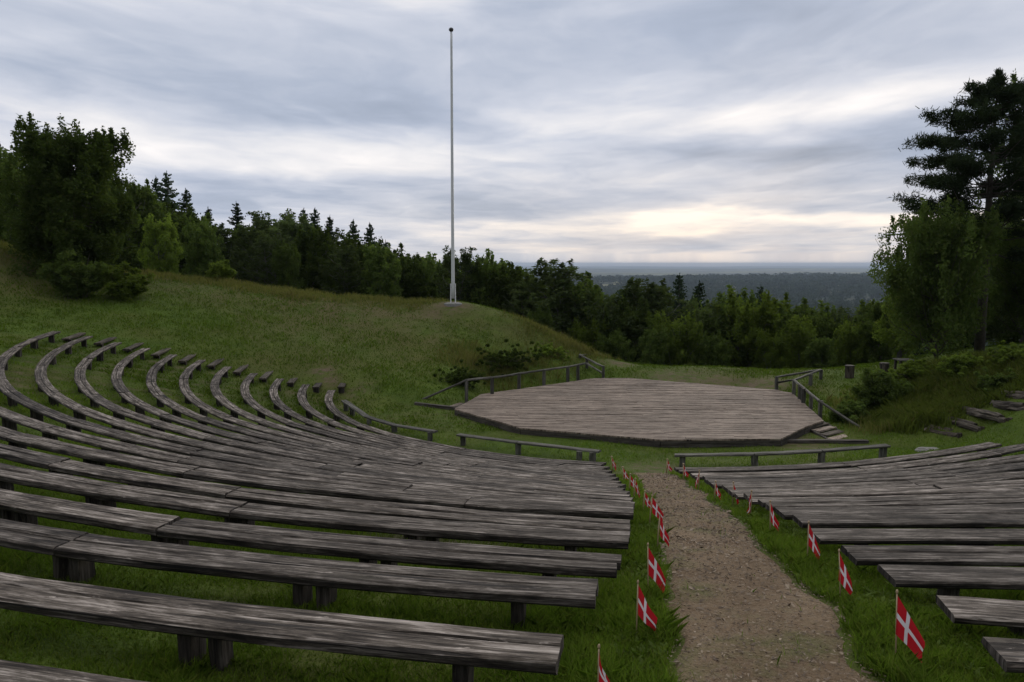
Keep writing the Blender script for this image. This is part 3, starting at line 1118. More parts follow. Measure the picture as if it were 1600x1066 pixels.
for i in range(len(poly)):        # fascia boards, butted, one part per side
    a_, b_ = poly[i], poly[(i + 1) % len(poly)]
    d = (b_ - a_) / np.linalg.norm(b_ - a_)
    nout = np.array([d[1], -d[0]])
    ins = -.022
    A, B = a_ + nout * ins, b_ + nout * ins
    mb = MB()
    zb = [g1(*(q + so[:2])) - so[2] for q in (a_, b_)]
    timber(mb, (A[0], A[1], DECK - .047), (B[0], B[1], DECK - .047), .04, max(.16, DECK - min(zb)) , n=8, jit=.002, gap=.012, cham=.004)
    mb.build('fascia', M['fascia'], stage)
# dark joists under the deck
mb = MB()
core = [p * .97 for p in poly]
n = len(core)
mb.add([(p[0], p[1], DECK - .06) for p in core] + [(p[0], p[1], -.15) for p in core], [tuple(range(n))] + [(i, i + n, (i + 1) % n + n, (i + 1) % n) for i in range(n)])
mb.build('substructure', M['fascia'], stage)


# stage side stairs: treads between stringers down to the grass
def stairs(p0, p1, wv, n, label, drop):
    root = empty('stage_stairs', tuple(p0))
    tag(root, label, 'stairs')
    d = p1 - p0
    mb = MB()
    for i in range(n):
        f0 = (i + .2) / n
        c_ = d * f0
        mb = MB()
        timber(mb, c_ - wv * .5, c_ + wv * .5, .26, .055, n=4)
        mb.build('tread', M['deck'] if i % 2 else M['log'], root)
    for s2 in (-.5, .5):
        mb = MB()
        timber(mb, wv * s2 * 1.08 + [0, 0, -.02] - d * .05, d * 1.02 + wv * s2 * 1.08 + [0, 0, -.02], .07, .2, n=4)
        mb.build('stringer', M['fascia'], root)


pa, pb = onz(1275, 662, DECK - .1), onz(1322, 688, .02)
stairs(pa, pb, np.array([.75, .55, 0]) * 1.0, 4, 'short wooden stairs down from the right corner of the stage', .3)
pa, pb = onz(726, 632, DECK - .1), onz(692, 634, .04)
stairs(pa, pb, np.array([.5, 1.0, 0]) * .8, 3, 'short mossy stairs at the left corner of the stage', .3)


def beam(a, b_, w_, th_, name, label, cat, material):
    a, b_ = np.array(a), np.array(b_)
    mid_ = (a + b_) / 2
    root_mb = MB()
    timber(root_mb, a - mid_, b_ - mid_, w_, th_, n=6)
    o = root_mb.build(name, material)
    o.location = mid_
    return tag(o, label, cat)


beam(ground_hit(1222, 692) + [0, 0, .10], ground_hit(1356, 692) + [0, 0, .08], .16, .16, 'kerb_beam', 'dark kerb beam on the grass beside the right stage stairs', 'beam', M['fascia'])
beam(ground_hit(648, 632) + [0, 0, .08], ground_hit(712, 641) + [0, 0, .12], .16, .16, 'kerb_beam', 'dark kerb beam on the grass at the left stage corner', 'beam', M['fascia'])


# ------------------------------------------------------------------ handrails
def handrail(rails, posts, label, zref=None):
    """rails: list of polylines [(px,py,D)], posts: [(px, ytop, ybase, D)]"""
    base = at(posts[0][0], posts[0][2], posts[0][3])
    root = empty('handrail', tuple(base))
    tag(root, label, 'handrail', 'wooden handrails round the stage')
    o_ = np.array(base)
    for line in rails:
        P3 = [at(*q) - o_ for q in line]
        for a_, b_ in zip(P3[:-1], P3[1:]):
            mb = MB()
            timber(mb, a_, b_, .09, .075, n=5, jit=.004, cham=.02)
            mb.build('rail', M['rail'], root)
    for px, yt, yb, D in posts:
        t_, b_ = at(px, yt, D) - o_, at(px, yb, D) - o_
        zg = g1(b_[0] + o_[0], b_[1] + o_[1]) - o_[2] - .1
        mb = MB()
        post(mb, b_[0], b_[1], min(zg, b_[2] - .05), t_[2] - .02, .115, .115, rnd.uniform(-.4, .4))
        mb.build('post', M['rail'], root)


def dz_at(py): return (CAMZ - GZ - DECK) * F / (py - HOR)   # distance of a deck-level pixel


Dl = {729: 26.2, 769: 27.2, 811: 28.4, 850: 29.5, 887: 30.6, 903: 31.2, 915: 31.7}
handrail([[(648, 628, 25.8), (729, 592.5, 26.2)], [(729, 592.5, 26.2), (769, 588.5, 27.2), (811, 582.5, 28.4), (850, 577, 29.5), (887.5, 572, 30.6), (914.5, 566.5, 31.7)]],
         [(729, 594, 626, 26.2), (769, 590, 613, 27.2), (811, 584, 608, 28.4), (850, 578, 601, 29.5), (887, 573, 596, 30.6), (903, 569, 592, 31.2)], 'long wooden handrail along the left edge of the stage')
handrail([[(906, 553, 34.2), (942.6, 572, 31.4)], [(915.6, 566, 33.4), (941.5, 582, 31.4)], [(906, 554, 34.2), (936, 551.5, 36.0)], [(936, 551.5, 36.), (967, 566.6, 36.0)]],
         [(906, 554, 575, 34.2), (942.6, 571, 591, 31.4), (934, 552.5, 566, 36.0), (917, 560, 580, 33.4)], 'small stair handrail at the back left corner of the stage')
handrail([[(1213, 588, 28.6), (1282, 576.5, 30.5)], [(1215, 596.5, 28.6), (1243, 591.5, 27.6)], [(1241, 592.5, 27.2), (1282, 576.5, 30.5)]],
         [(1213, 588, 608, 28.6), (1240, 592.5, 616, 27.2), (1266, 584, 607, 29.0), (1282, 577, 600, 30.5)], 'short forked handrail at the back right corner of the stage')
handrail([[(1241, 592.5, 27.2), (1280, 625, 23.6)], [(1280, 625, 23.6), (1366, 680, 21.6)]],
         [(1249, 600, 624, 26.2), (1255, 606, 633, 25.4), (1266.6, 615, 641, 24.6), (1281, 625, 655, 23.6)], 'sloping handrail along the right edge of the stage, running down to the lawn')

# ------------------------------------------------------------------ log steps on the right bank
for i, (a_, b_) in enumerate([((1446, 672), (1497, 681)), ((1478, 657), (1532, 672)), ((1512, 644), (1574, 658)), ((1558, 634), (1612, 640)), ((1576, 619), (1625, 622))]):
    A, B = ground_hit(*a_), ground_hit(*b_)
    mid_ = (A + B) / 2
    root = empty('log_step', tuple(mid_))
    tag(root, 'rotten log step on the right bank, %s' % ['lowest of the flight', 'second from the bottom of the flight', 'third from the bottom of the flight', 'fourth from the bottom of the flight', 'topmost of the flight'][i], 'step', 'log steps up the right bank')
    A, B = A - mid_, B - mid_
    mb = MB()
    timber(mb, A + [0, 0, .07], B + [0, 0, .07], .18, .17, n=8, jit=.012, cham=.05)
    mb.build('log', M['log'], root)
    mb = MB()
    back = np.array([.08, .35, 0])
    timber(mb, A + back + [0, 0, .10], B + back + [0, 0, .10], .17, .17, n=8, jit=.014, cham=.05)
    mb.build('log', M['log'], root)
    for s2 in (.04, .97):
        mb = MB()
        c_ = A + (B - A) * s2 + [0, -.12, 0]
        post(mb, c_[0], c_[1], -.25, c_[2] + .1, .11, .09, rnd.uniform(-.4, .4), .01)
        mb.build('stake', M['log'], root)


# ------------------------------------------------------------------ flags
def flag_mesh(H_, wdir, droop, fold, seed):
    """cloth 0.66 : 1, hoist edge on the stick; droop angle of the fly, wdir horizontal heading"""
    rr_ = np.random.default_rng(seed)
    nu, nv = 16, 10
    hoist = H_ * .52
    fly = hoist * 1.24
    ca, sa = math.cos(wdir), math.sin(wdir)
    ph = rr_.random() * 6
    V, Fc, U = [], [], []
    for j in range(nv + 1):
        v = j / nv
        # top edge hangs steepest, lower edge is held out less and gathers under it
        an = droop * (1 - .10 * v)
        for i in range(nu + 1):
            u = i / nu
            x = math.cos(an) * fly * u * (1 - .22 * v)
            z = -hoist * v * (1 - .30 * u) - math.sin(an) * fly * u * (1 - .12 * v)
            y = fold * hoist * (math.sin(u * 5.5 + ph + v * 1.4) * u * .8 + .5 * math.sin(v * 6 + ph) * u)
            V.append((ca * x - sa * y, sa * x + ca * y, z))
    w_ = nu + 1
    for j in range(nv):
        for i in range(nu):
            Fc.append((j * w_ + i, j * w_ + i + 1, (j + 1) * w_ + i + 1, (j + 1) * w_ + i))
            U.append([(i / nu, 1 - j / nv), ((i + 1) / nu, 1 - j / nv), ((i + 1) / nu, 1 - (j + 1) / nv), (i / nu, 1 - (j + 1) / nv)])
    return V, Fc, U


FL = [((955.6, 714), (958, 737), 1), ((973, 730.5), (975, 755), 1), ((985, 742), (983, 771), 1), ((993, 749), (990, 782), 1), ((1007.6, 768), (1004, 802), -.2), ((1019, 776), (1014, 823), 1), ((1031, 806), (1026, 861), 1), ((1012.6, 853), (1012.8, 934), 1), ((996.6, 911), (994, 999), 1), ((936, 1013.7), (934, 1118), .4),
      ((1042.8, 718.5), (1041, 741), .7), ((1068, 726), (1068, 751), .7), ((1093, 736), (1091, 766), .7), ((1118, 753), (1116, 783), .8), ((1146, 755), (1145, 790), .5), ((1174, 768), (1172.6, 808), .9), ((1204, 785), (1203.6, 836), .6), ((1264, 818), (1261, 880), .8), ((1310.7, 862), (1314, 942), .9), ((1400, 926), (1399.5, 1041), 1)]
SIDE = {0: 'left', 1: 'right'}
LN = ['', '', 'second', 'third', 'fourth', 'fifth', 'sixth', 'seventh', 'eighth', 'ninth', 'tenth']
for i, (tp, bp, sgn) in enumerate(FL):
    b_ = ground_hit(*bp)
    tz = at(tp[0], tp[1], b_[1])
    H_ = tz[2] - b_[2]
    side, q = SIDE[i // 10], i % 10 + 1
    root = empty('hand_flag', tuple(b_))
    if q == 10: lbl = 'red flag with white cross, nearest the viewer on the %s of the path' % side
    elif q == 1: lbl = 'tiny red flag with white cross, farthest down on the %s of the path' % side
    else: lbl = 'small red flag with white cross, %s from the viewer on the %s path edge' % (LN[11 - q], side)
    tag(root, lbl, 'flag', 'red and white flags lining the path')
    lx = tz[0] - b_[0]
    ly = rnd.uniform(-.01, .01)
    mb = MB()
    sr = max(.0042, .0011 * b_[1] * .8)
    tube(mb, [(0, 0, -.1), (lx * .5, ly * .5, H_ * .5), (lx, ly, H_)], [sr, sr, sr * .9], 7)
    st = mb.build('stick', M['stick'], root, True)
    mb = MB()
    tube(mb, [(lx, ly, H_ - .004), (lx, ly, H_ + .006), (lx, ly, H_ + .016), (lx, ly, H_ + .022)], [sr * .8, sr * 1.7, sr * 1.5, sr * .4], 7)
    mb.build('finial', M['stick'], root, True)
    for c_i in range(2 if i in (17, 2, 18, 4) else 1):
        head = {1: rnd.uniform(-.55, .0)}.get(sgn, rnd.uniform(-1.3, -.5))
        droop = R(rnd.uniform(52, 74))
        fold = rnd.uniform(.14, .28)
        if 10 <= i <= 17: head, droop = (rnd.uniform(-1.0, -.3) if i % 3 else rnd.uniform(-2.8, -2.3)), R(rnd.uniform(62, 72))
        if i in (19, 8, 7): head, droop, fold = -.2 - .1 * (i % 3), R(57 + 2 * (i % 3)), .15
        if i == 18: head, droop = ((-.15, R(66)), (-2.9, R(80)))[c_i]
        elif c_i: head, droop = head - 1.9, R(78)
        V, Fc, U = flag_mesh(H_, head, droop, fold, i * 3 + c_i)
        if c_i and i in (2, 4, 18): continue
        mb = MB()
        off = np.array([math.cos(head) * sr + lx * .96, math.sin(head) * sr + ly * .96, H_ - .012])
        mb.add([tuple(np.array(v) + off) for v in V], Fc, U)
        if i == 17 and c_i: continue
        mb.build('cloth', M['flag'], root, True)

# ------------------------------------------------------------------ flagpole
pb = at(708, 471, 37.6)
pb[2] = g1(pb[0], pb[1])
ptop = at(705, 50, pb[1])
H_ = ptop[2] - pb[2]
lx = ptop[0] - pb[0]
fp = empty('flagpole', tuple(pb))
tag(fp, 'tall bare white flagpole on top of the grassy mound', 'flagpole')
mb = MB()
zs = np.linspace(.25, H_, 24)
tube(mb, [(lx * z / H_, 0, z) for z in zs], [.090 + (.050 - .090) * z / H_ for z in zs], 16)
mb.build('pole', M['paint'], fp, True)
mb = MB()
tube(mb, [(lx, 0, H_ + .00), (lx, 0, H_ + .03), (lx, 0, H_ + .07), (lx, 0, H_ + .13), (lx, 0, H_ + .18), (lx, 0, H_ + .21)], [.05, .08, .115, .12, .08, .015], 14)
mb.build('truck', M['metal'], fp, True)
mb = MB()
for s2 in (-.115, .115):
    mb = MB()
    post(mb, s2, 0, -.3, 1.0, .045, .16, 0, .002)
    mb.build('socket', M['paint'], fp)
mb = MB()
tube(mb, [(-.16, 0, .8), (.16, 0, .8)], .016, 8)
mb.build('bolt', M['metal'], fp)
mb = MB()
tube(mb, [(-.16, 0, .4), (.16, 0, .4)], .016, 8)
mb.build('bolt', M['metal'], fp)
mb = MB()
tube(mb, [(.07, -.11, 1.3), (lx * .5 + .07, -.09, H_ * .5), (lx + .06, -.06, H_ - .1)], .008, 5)
mb.build('halyard', M['paint'], fp)
mb = MB()
tube(mb, [(0, 0, -.2), (0, 0, .0), (0, 0, .04)], [.5, .46, .30], 18)
mb.build('footing', M['concrete'], fp)

# ------------------------------------------------------------------ stump bins, stone
for i, (px, py, yt, lbl) in enumerate([(1327, 592, 574, 'round dark bin standing alone on the lawn behind the stage'), (1381, 590, 576, 'dark squat bin half hidden behind the bank bush'), ]):
    b_ = onz(px, py, GZ + .25)
    b_[2] = g1(b_[0], b_[1])
    h_ = (py - yt) / F * b_[1]
    root = empty('litter_bin', tuple(b_))
    tag(root, lbl, 'bin', 'bins behind the stage')
    mb = MB()
    tube(mb, [(0, 0, -.1), (0, 0, .02), (0, 0, h_ * .6), (0, 0, h_ - .05), (0, 0, h_)], [.17, .175, .18, .185, .18], 16)
    mb.build('drum', M['log'], root)
    mb = MB()
    tube(mb, [(0, 0, h_ + .004), (0, 0, h_ + .035), (0, 0, h_ + .05)], [.20, .20, .15], 16)
    mb.build('lid', M['fascia'], root)
b_ = onz(1412, 582, GZ + .3)
b_[2] = g1(b_[0], b_[1])
root = empty('picnic_table', tuple(b_))
tag(root, 'small wooden table under the tree right of the stage lawn', 'table')
mb = MB()
for j in range(4):
    timber(mb, (-.36, -.3 + j * .19, .42), (.36, -.3 + j * .19, .42), .17, .04, n=3)
mb.build('table_top', M['rail'], root)
for sx in (-.27, .27):
    for sy in (-.22, .22):
        mb = MB()
        post(mb, sx, sy, -.15, .375, .09, .09)
        mb.build('leg', M['leg'], root)


def rock(px, py, sx, sy, sz_, label):
    b_ = ground_hit(px, py)
    import bmesh
    bm = bmesh.new()
    bmesh.ops.create_icosphere(bm, subdivisions=3, radius=1)
    for v in bm.verts:
        k_ = 1 + .22 * float(vnoise(np.array([v.co.x * 3 + v.co.z]), np.array([v.co.y * 3 - v.co.z]), 1.1, 21)[0]) + .1 * float(vnoise(np.array([v.co.x * 9 + v.co.z * 5]), np.array([v.co.y * 9]), 1.1, 22)[0])
        v.co = (v.co.x * sx * k_, v.co.y * sy * k_, v.co.z * sz_ * k_)
    me = bpy.data.meshes.new('boulder')
    bm.to_mesh(me)
    bm.free()
    me.materials.append(M['stone'])
    o = bpy.data.objects.new('boulder', me)
    C.objects.link(o)
    o.location = b_
    tag(o, label, 'stone')


rock(1452, 704, .38, .2, .09, 'flat pale boulder lying behind the front bench of the right block')

# ------------------------------------------------------------------ trees
CROSS = {}


def leaf_cloud(centres, radii, per, size, flat=.85, tint_lo=.0):
    """leaf quads round clump centres: centres (n,3), radii (n,3)"""
    n = len(centres)
    c_ = np.repeat(centres, per, 0)
    r_ = np.repeat(radii, per, 0)
    d = rng.normal(size=(n * per, 3))
    d /= np.linalg.norm(d, axis=1)[:, None]
    d *= (rng.random(n * per) ** .45)[:, None]
    p = c_ + d * r_
    X, Y = rot_basis(n * per)
    Y[:, 2] *= flat
    X[:, 2] *= flat
    s_ = (size * (.55 + .9 * rng.random(n * per)))[:, None]
    V = np.stack([p - X * s_ * .75, p + Y * s_ * .36, p + X * s_ * .85, p - Y * s_ * .36], 1)
    cl = np.repeat(rng.random(n), per) * .65 + rng.random(n * per) * .35
    tint = np.stack([cl, rng.random(n * per) ** 4, rng.random(n * per)], 1)
    return V, tint


def limb(mb, a, b_, r0, r1, wob, n=5):
    a, b_ = np.array(a), np.array(b_)
    pts = []
    L_ = np.linalg.norm(b_ - a)
    for j in range(n + 1):
        s_ = j / n
        pts.append(a * (1 - s_) + b_ * s_ + rng.normal(size=3) * wob * L_ * math.sin(math.pi * s_) + np.array([0, 0, -.06 * L_ * math.sin(math.pi * s_)]))
    tube(mb, pts, [r0 * (1 - j / n) + r1 * j / n for j in range(n + 1)], 7)
    return pts


def broadleaf(name, H_, Wd, base, nlimb, nclump, per, size, leafm, barkm, seed, conical=.0, rise=(.35, 1.25), stems=1, clr=.5):
    """a tree of height H_, crown width Wd, crown starting at base*H_"""
    global rng
    rng = np.random.default_rng(seed)
    root = empty(name)
    mb = MB()
    cl, rd = [], []
    tops = []
    for s_ in range(stems):
        bx, by = (rng.normal() * .12, rng.normal() * .12) if stems > 1 else (0, 0)
        tx, ty = rng.normal() * Wd * (.05 if stems == 1 else .16), rng.normal() * Wd * (.05 if stems == 1 else .16)
        tops.append(limb(mb, (bx, by, -.3), (tx, ty, H_ * .88), H_ * .017 + .03, .02, .02, 9))
    for i in range(nlimb):
        st = tops[i % stems]
        f_ = base * .75 + (1 - base * .75) * (i + rng.random()) / nlimb * .96
        z = H_ * f_ * .92
        src = np.array([np.interp(z, [q[2] for q in st], [q[k_] for q in st]) for k_ in range(3)])
        src[2] = min(z, st[-1][2])
        an = i * 2.399 + rng.normal() * .4
        g_ = (f_ - base) / (1 - base)
        env = math.sin(math.pi * min(1, max(.05, g_ * .70 + .27))) ** .75 if not conical else (1 - g_) ** .8 * .95 + .08
        L_ = Wd * .5 * env * rng.uniform(.65, 1.08)
        tip = src + np.array([math.cos(an) * L_, math.sin(an) * L_, L_ * rng.uniform(*rise) + .02 * H_])
        tip[2] = min(tip[2], H_ * .985)
        pts = limb(mb, src, tip, max(.018, H_ * .006 * (1 - g_ * .6)), .008, .05, 5)
        for j in range(nclump):
            s2 = rng.uniform(.25, 1.05)
            q = pts[0] + (pts[-1] - pts[0]) * s2 + rng.normal(size=3) * Wd * .055
            cl.append(q)
            rr_ = Wd * rng.uniform(.05, .115) * clr * 2
            rd.append((rr_ * .9, rr_ * .9, rr_ * rng.uniform(.7, 1.2)))
            if s2 > .75 and rng.random() < .38:      # upright shoots at the outline
                cl.append(q + np.array([0, 0, rr_ * rng.uniform(.8, 1.5)]))
                rd.append((rr_ * .32, rr_ * .32, rr_ * .9))
    for st in tops:     # leader
        for j in range(nclump + 1):
            q = st[-1] + np.array([rng.normal() * Wd * .04, rng.normal() * Wd * .04, H_ * rng.uniform(-.10, .09)])
            cl.append(q)
            rr_ = Wd * rng.uniform(.03, .07)
            rd.append((rr_, rr_, rr_ * 1.6))
    cl, rd = np.array(cl), np.array(rd)
    inn = np.hypot(cl[:, 0], cl[:, 1]) < Wd * .56
    V, tint = leaf_cloud(cl[inn], rd[inn], per, size)
    keepm = V[:, 0, 2] > .1
    V, tint = V[keepm], tint[keepm]
    mb.build('trunk', barkm, root, True)
    quads_object('crown', V, tint, leafm, root)
    root['h'] = float(np.quantile(V[:, :, 2].max(1), .997))
    return root


def spruce(name, H_, Wd, seed, tiers=26):
    global rng
    rng = np.random.default_rng(seed)
    root = empty(name)
    mb = MB()
    tube(mb, [(0, 0, -.3), (0, 0, H_ * .5), (0, 0, H_)], [H_ * .014, H_ * .008, .01], 8)
    mb.build('trunk', M['bark'], root, True)
    Q, T = [], []
    for i in range(tiers):
        f_ = .08 + .92 * (i / tiers) ** .92
        z = H_ * f_
        L0 = Wd * .5 * (1 - f_) ** .8 + .14
        nb = int(9 + 8 * (1 - f_))
        for j in range(nb):
            an = rng.random() * 6.283
            L_ = L0 * rng.uniform(.5, 1.12)
            zj = z + rng.normal() * H_ / tiers * .45
            dr = -.28 * (1 - f_) + .25 * f_ + rng.normal() * .08
            ns = max(4, int(L_ / .11))
            for s_ in range(ns):
                u = (s_ + rng.random()) / ns
                zz = zj + dr * L_ * u + .05 * L_ * u * u
                c_ = np.array([math.cos(an) * L_ * u, math.sin(an) * L_ * u, zz])
                for sgn in (-1, 1):
                    w_ = (.28 * L_ * (1 - u * .75) + .06) * rng.uniform(.5, 1.1)
                    a2 = an + sgn * rng.uniform(.5, 1.1)
                    e_ = c_ + np.array([math.cos(a2) * w_, math.sin(a2) * w_, -w_ * rng.uniform(.0, .5)])
                    t_ = np.array([-math.sin(a2) * rng.normal() * .6, math.cos(a2) * rng.normal() * .6, rng.choice((-1, 1)) * rng.uniform(.5, 1.2)]) * (.07 + .035 * rng.random())
                    Q.append([c_ - t_, e_ - t_ * .4, e_ + t_ * .4, c_ + t_])
                    T.append((rng.random(), rng.random() ** 5 * .4, rng.random()))
    for s_ in range(30):   # leader
        z = H_ * (.95 + .065 * s_ / 30)
        a2 = rng.random() * 6.28
        w_ = .16 * (1 - s_ / 34)
        c_ = np.array([0, 0, z])
        e_ = c_ + np.array([math.cos(a2) * w_, math.sin(a2) * w_, w_ * .7])
        t_ = np.array([-math.sin(a2) * .4, math.cos(a2) * .4, .8]) * .05
        Q.append([c_ - t_, e_ - t_ * .4, e_ + t_ * .4, c_ + t_])
        T.append((rng.random(), 0, 0))
    quads_object('crown', np.array(Q), np.array(T), M['needle'], root)
    root['h'] = H_ * 1.01
    return root


def copy_tree(o):
    c_ = o.copy()
    C.objects.link(c_)
    for ch in list(o.children):
        d = ch.copy()
        C.objects.link(d)
        d.parent = c_
    return c_


PROTO = {
    'oak': lambda: broadleaf('broadleaf_tree', 10, 7.0, .04, 60, 7, 46, .22, M['leaf'], M['bark'], 11),
    'ash': lambda: broadleaf('broadleaf_tree', 10, 5.8, .04, 60, 7, 44, .21, M['leaf'], M['bark_grey'], 12),
    'lime': lambda: broadleaf('broadleaf_tree', 8, 6.6, .03, 44, 6, 44, .22, M['leaf_light'], M['bark_grey'], 13, stems=3),
    'birch': lambda: broadleaf('birch_tree', 12, 5.0, .06, 60, 5, 38, .16, M['leaf_birch'], M['bark_grey'], 14, clr=.42),
    'birch2': lambda: broadleaf('birch_tree', 12, 5.8, .05, 64, 5, 36, .16, M['leaf_birch'], M['bark_grey'], 15, stems=2, clr=.40),
    'spruce': lambda: spruce('spruce_tree', 12, 5.2, 16, 34),
    'spruce2': lambda: spruce('spruce_tree', 12, 4.4, 17, 38),
}
made = {}
TALL = []


def tree(kind, px, pytop, D, label, group, wf=1.0, rot=None, basez=None):
    x = D * (px - 800) / F
    zt = CAMZ + D * (HOR - pytop) / F
    zb = g1(x, D) - .1 if basez is None else basez
    if kind not in made:
        made[kind] = PROTO[kind]()
        o = made[kind]
    else:
        o = copy_tree(made[kind])
    s_ = (zt - zb) / o['h']
    o.location = (x, D, zb)
    o.scale = (s_ * wf, s_ * wf, s_)
    o.rotation_euler = (0, 0, rnd.random() * 6.28 if rot is None else rot)
    tag(o, label, 'tree', group)
    return o


GL = 'trees along the left crest'
GC = 'trees beyond the stage lawn'
KN = {'oak': 'dark broadleaf tree', 'ash': 'broad dark green tree', 'lime': 'light green bushy tree', 'birch': 'slender loose crowned birch', 'birch2': 'twin stemmed loose birch', 'spruce': 'pointed dark spruce', 'spruce2': 'narrow pointed spruce'}
LEFT = [('ash', 8, 236, 41, 1.0), ('spruce', 12, 222, 50, 1), ('oak', -60, 240, 46, 1), ('spruce2', 84, 212, 52, 1.1), ('ash', 215, 288, 50, .9), ('birch', 30, 262, 44, 1.1),
        ('spruce', 270, 271, 62, 1.0), ('spruce2', 253, 278, 64, 1), ('spruce', 298, 297, 60, 1.1), ('spruce2', 331, 325, 62, 1), ('spruce', 375, 317, 62, 1), ('spruce2', 404, 332, 62, 1.1),
        ('lime', 255, 338, 43.5, 1.05), ('oak', 322, 345, 47, .95), ('birch2', 436, 331, 58, 1.1), ('birch', 460, 338, 56, 1), ('spruce', 479, 327, 63, 1), ('spruce2', 496, 326, 61, 1), ('spruce2', 519, 338, 60, 1), ('spruce', 555, 344, 61, .95), ('spruce', 580, 349, 60, 1.0), ('spruce2', 604, 376, 58, 1),
        ('birch', 395, 356, 50, 1.2), ('birch2', 420, 368, 48, 1.1), ('ash', 490, 357, 51, .9), ('birch', 538, 384, 49, 1.3), ('ash', 592, 384, 49, .95), ('lime', 350, 408, 44, .9), ('oak', 450, 380, 47, .8), ('ash', 640, 402, 52, 1.0), ('oak', 672, 401, 54, .9)]
REARL = [('ash', 215, 296, 56, 1.1), ('oak', 262, 318, 57, 1.2), ('ash', 305, 338, 56, 1.1), ('birch', 345, 352, 57, 1.2), ('ash', 385, 358, 57, 1.1), ('oak', 425, 352, 62, 1.1), ('ash', 468, 350, 66, 1.2), ('birch', 512, 358, 57, 1.2), ('oak', 552, 368, 56, 1.2), ('ash', 600, 386, 57, 1.1), ('birch', 632, 398, 57, 1.2), ('ash', 680, 408, 60, 1.2), ('oak', 60, 240, 50, 1.2), ('ash', 150, 270, 52, 1.2)]
KW = {'oak': .85, 'ash': 1.0, 'lime': .72, 'birch': 1.25, 'birch2': 1.1, 'spruce': 1.1, 'spruce2': 1.1}


def place_list(lst, group, where):
    tot = {}
    for q in lst: tot[q[0]] = tot.get(q[0], 0) + 1
    order = {}
    for kd in tot:
        for r_, q in enumerate(sorted([q for q in lst if q[0] == kd], key=lambda q: q[1])): order[id(q)] = r_ + 1
    for q in lst:
        kd, px, pt, D, wf = q
        r_, n = order[id(q)], tot[kd]
        if n == 1: pos = 'the only one of its kind %s' % where
        else: pos = '%s from the left %s' % (ORD[r_], where)
        tree(kd, px, pt, D, '%s, %s' % (KN[kd], pos), group, wf * KW[kd])


place_list(LEFT, GL, 'behind the left grass crest')
place_list(REARL, GL, 'in the rear belt on the left')
CENTRE = [('birch2', 716, 388, 50, 1), ('oak', 752, 397, 51, 1), ('ash', 786, 414, 49, 1), ('birch', 822, 436, 48, 1), ('birch', 866, 407, 47, 1.25), ('ash', 905, 442, 47, 1), ('birch2', 940, 462, 46, 1), ('oak', 972, 470, 46, 1), ('birch', 1004, 437, 47, 1.2),
          ('lime', 1060, 488, 43.5, 1), ('birch2', 1100, 470, 46, 1), ('oak', 1135, 480, 46, 1), ('lime', 1172, 458, 45, 1.1), ('ash', 1215, 490, 46, 1), ('lime', 1255, 496, 44, 1), ('oak', 1292, 488, 47, 1.1), ('lime', 1335, 505, 43.5, 1.1), ('ash', 1375, 470, 43, 1.1),
          ('oak', 840, 480, 44.5, .8), ('lime', 915, 500, 43.5, .9), ('ash', 1025, 512, 43, .9), ('oak', 1118, 520, 42.5, 1), ('lime', 1208, 516, 42.5, 1), ('ash', 1290, 528, 42, 1.1), ('oak', 960, 518, 42.5, 1)]
BACK = [('oak', 690, 405, 58, 1.2), ('ash', 760, 410, 60, 1.2), ('oak', 800, 427, 58, 1.2), ('ash', 880, 432, 60, 1.3), ('spruce2', 935, 447, 60, 1), ('spruce', 970, 450, 63, 1), ('birch', 1022, 446, 60, 1.2), ('spruce2', 1040, 446, 64, 1), ('spruce', 1061, 427, 58, 1), ('spruce2', 1092, 438, 61, 1.1), ('oak', 1130, 456, 58, 1.1), ('spruce2', 1152, 456, 62, 1), ('spruce', 1188, 445, 60, .95), ('ash', 1225, 470, 58, 1.2), ('oak', 1270, 478, 60, 1.2), ('birch', 1322, 482, 56, 1.3), ('ash', 1365, 478, 58, 1.2)]
place_list(BACK, GC, 'in the rear tree belt')
place_list(CENTRE, GC, 'in the front tree belt')

# big bushy tree on the left lawn, near enough to carry its own finer crown
PROTO['big'] = lambda: broadleaf('broadleaf_tree', 8, 6.0, .02, 96, 9, 72, .13, M['leaf'], M['bark'], 31, rise=(-.15, .75), stems=4, clr=.52)
bt = tree('big', 112, 205, 33.5, 'large dense dark green tree standing on the lawn at the left edge', None, .98, .4, basez=g1(-20, 33.5) - .2)
# right-hand group
PROTO['shade'] = lambda: broadleaf('broadleaf_tree', 8, 8.2, .10, 80, 8, 64, .14, M['leaf'], M['bark'], 41, clr=.44)
tree('shade', 1466, 318, 31, 'spreading broadleaf tree with a thin trunk, standing in front of the pine', None, .74, 1.2)
PROTO['shade2'] = lambda: broadleaf('broadleaf_tree', 10, 7, .08, 70, 8, 56, .15, M['leaf_birch'], M['bark'], 42, clr=.42)
tree('shade2', 1640, 150, 36, 'tall airy birch cut by the right edge behind the pine', None, .8, 2.0)
tree('shade2', 1540, 330, 37, 'shaded leafy tree behind the pine trunk', None, 1.2, 4.0)
tree('shade', 1600, 350, 34, 'dark spreading tree at the right edge above the bank', None, .75, 3.0)
tree('oak', 1592, 430, 40, 'dark tree closing the gap at the right edge below the birch', None, 1.2, 1.0)
tree('ash', 1490, 400, 38, 'broad green tree between the pine and the stage lawn', None, 1.2, 3.0)
tree('lime', 1408, 440, 37, 'light green bushy tree at the left foot of the spreading tree', None, .75, 1.0)


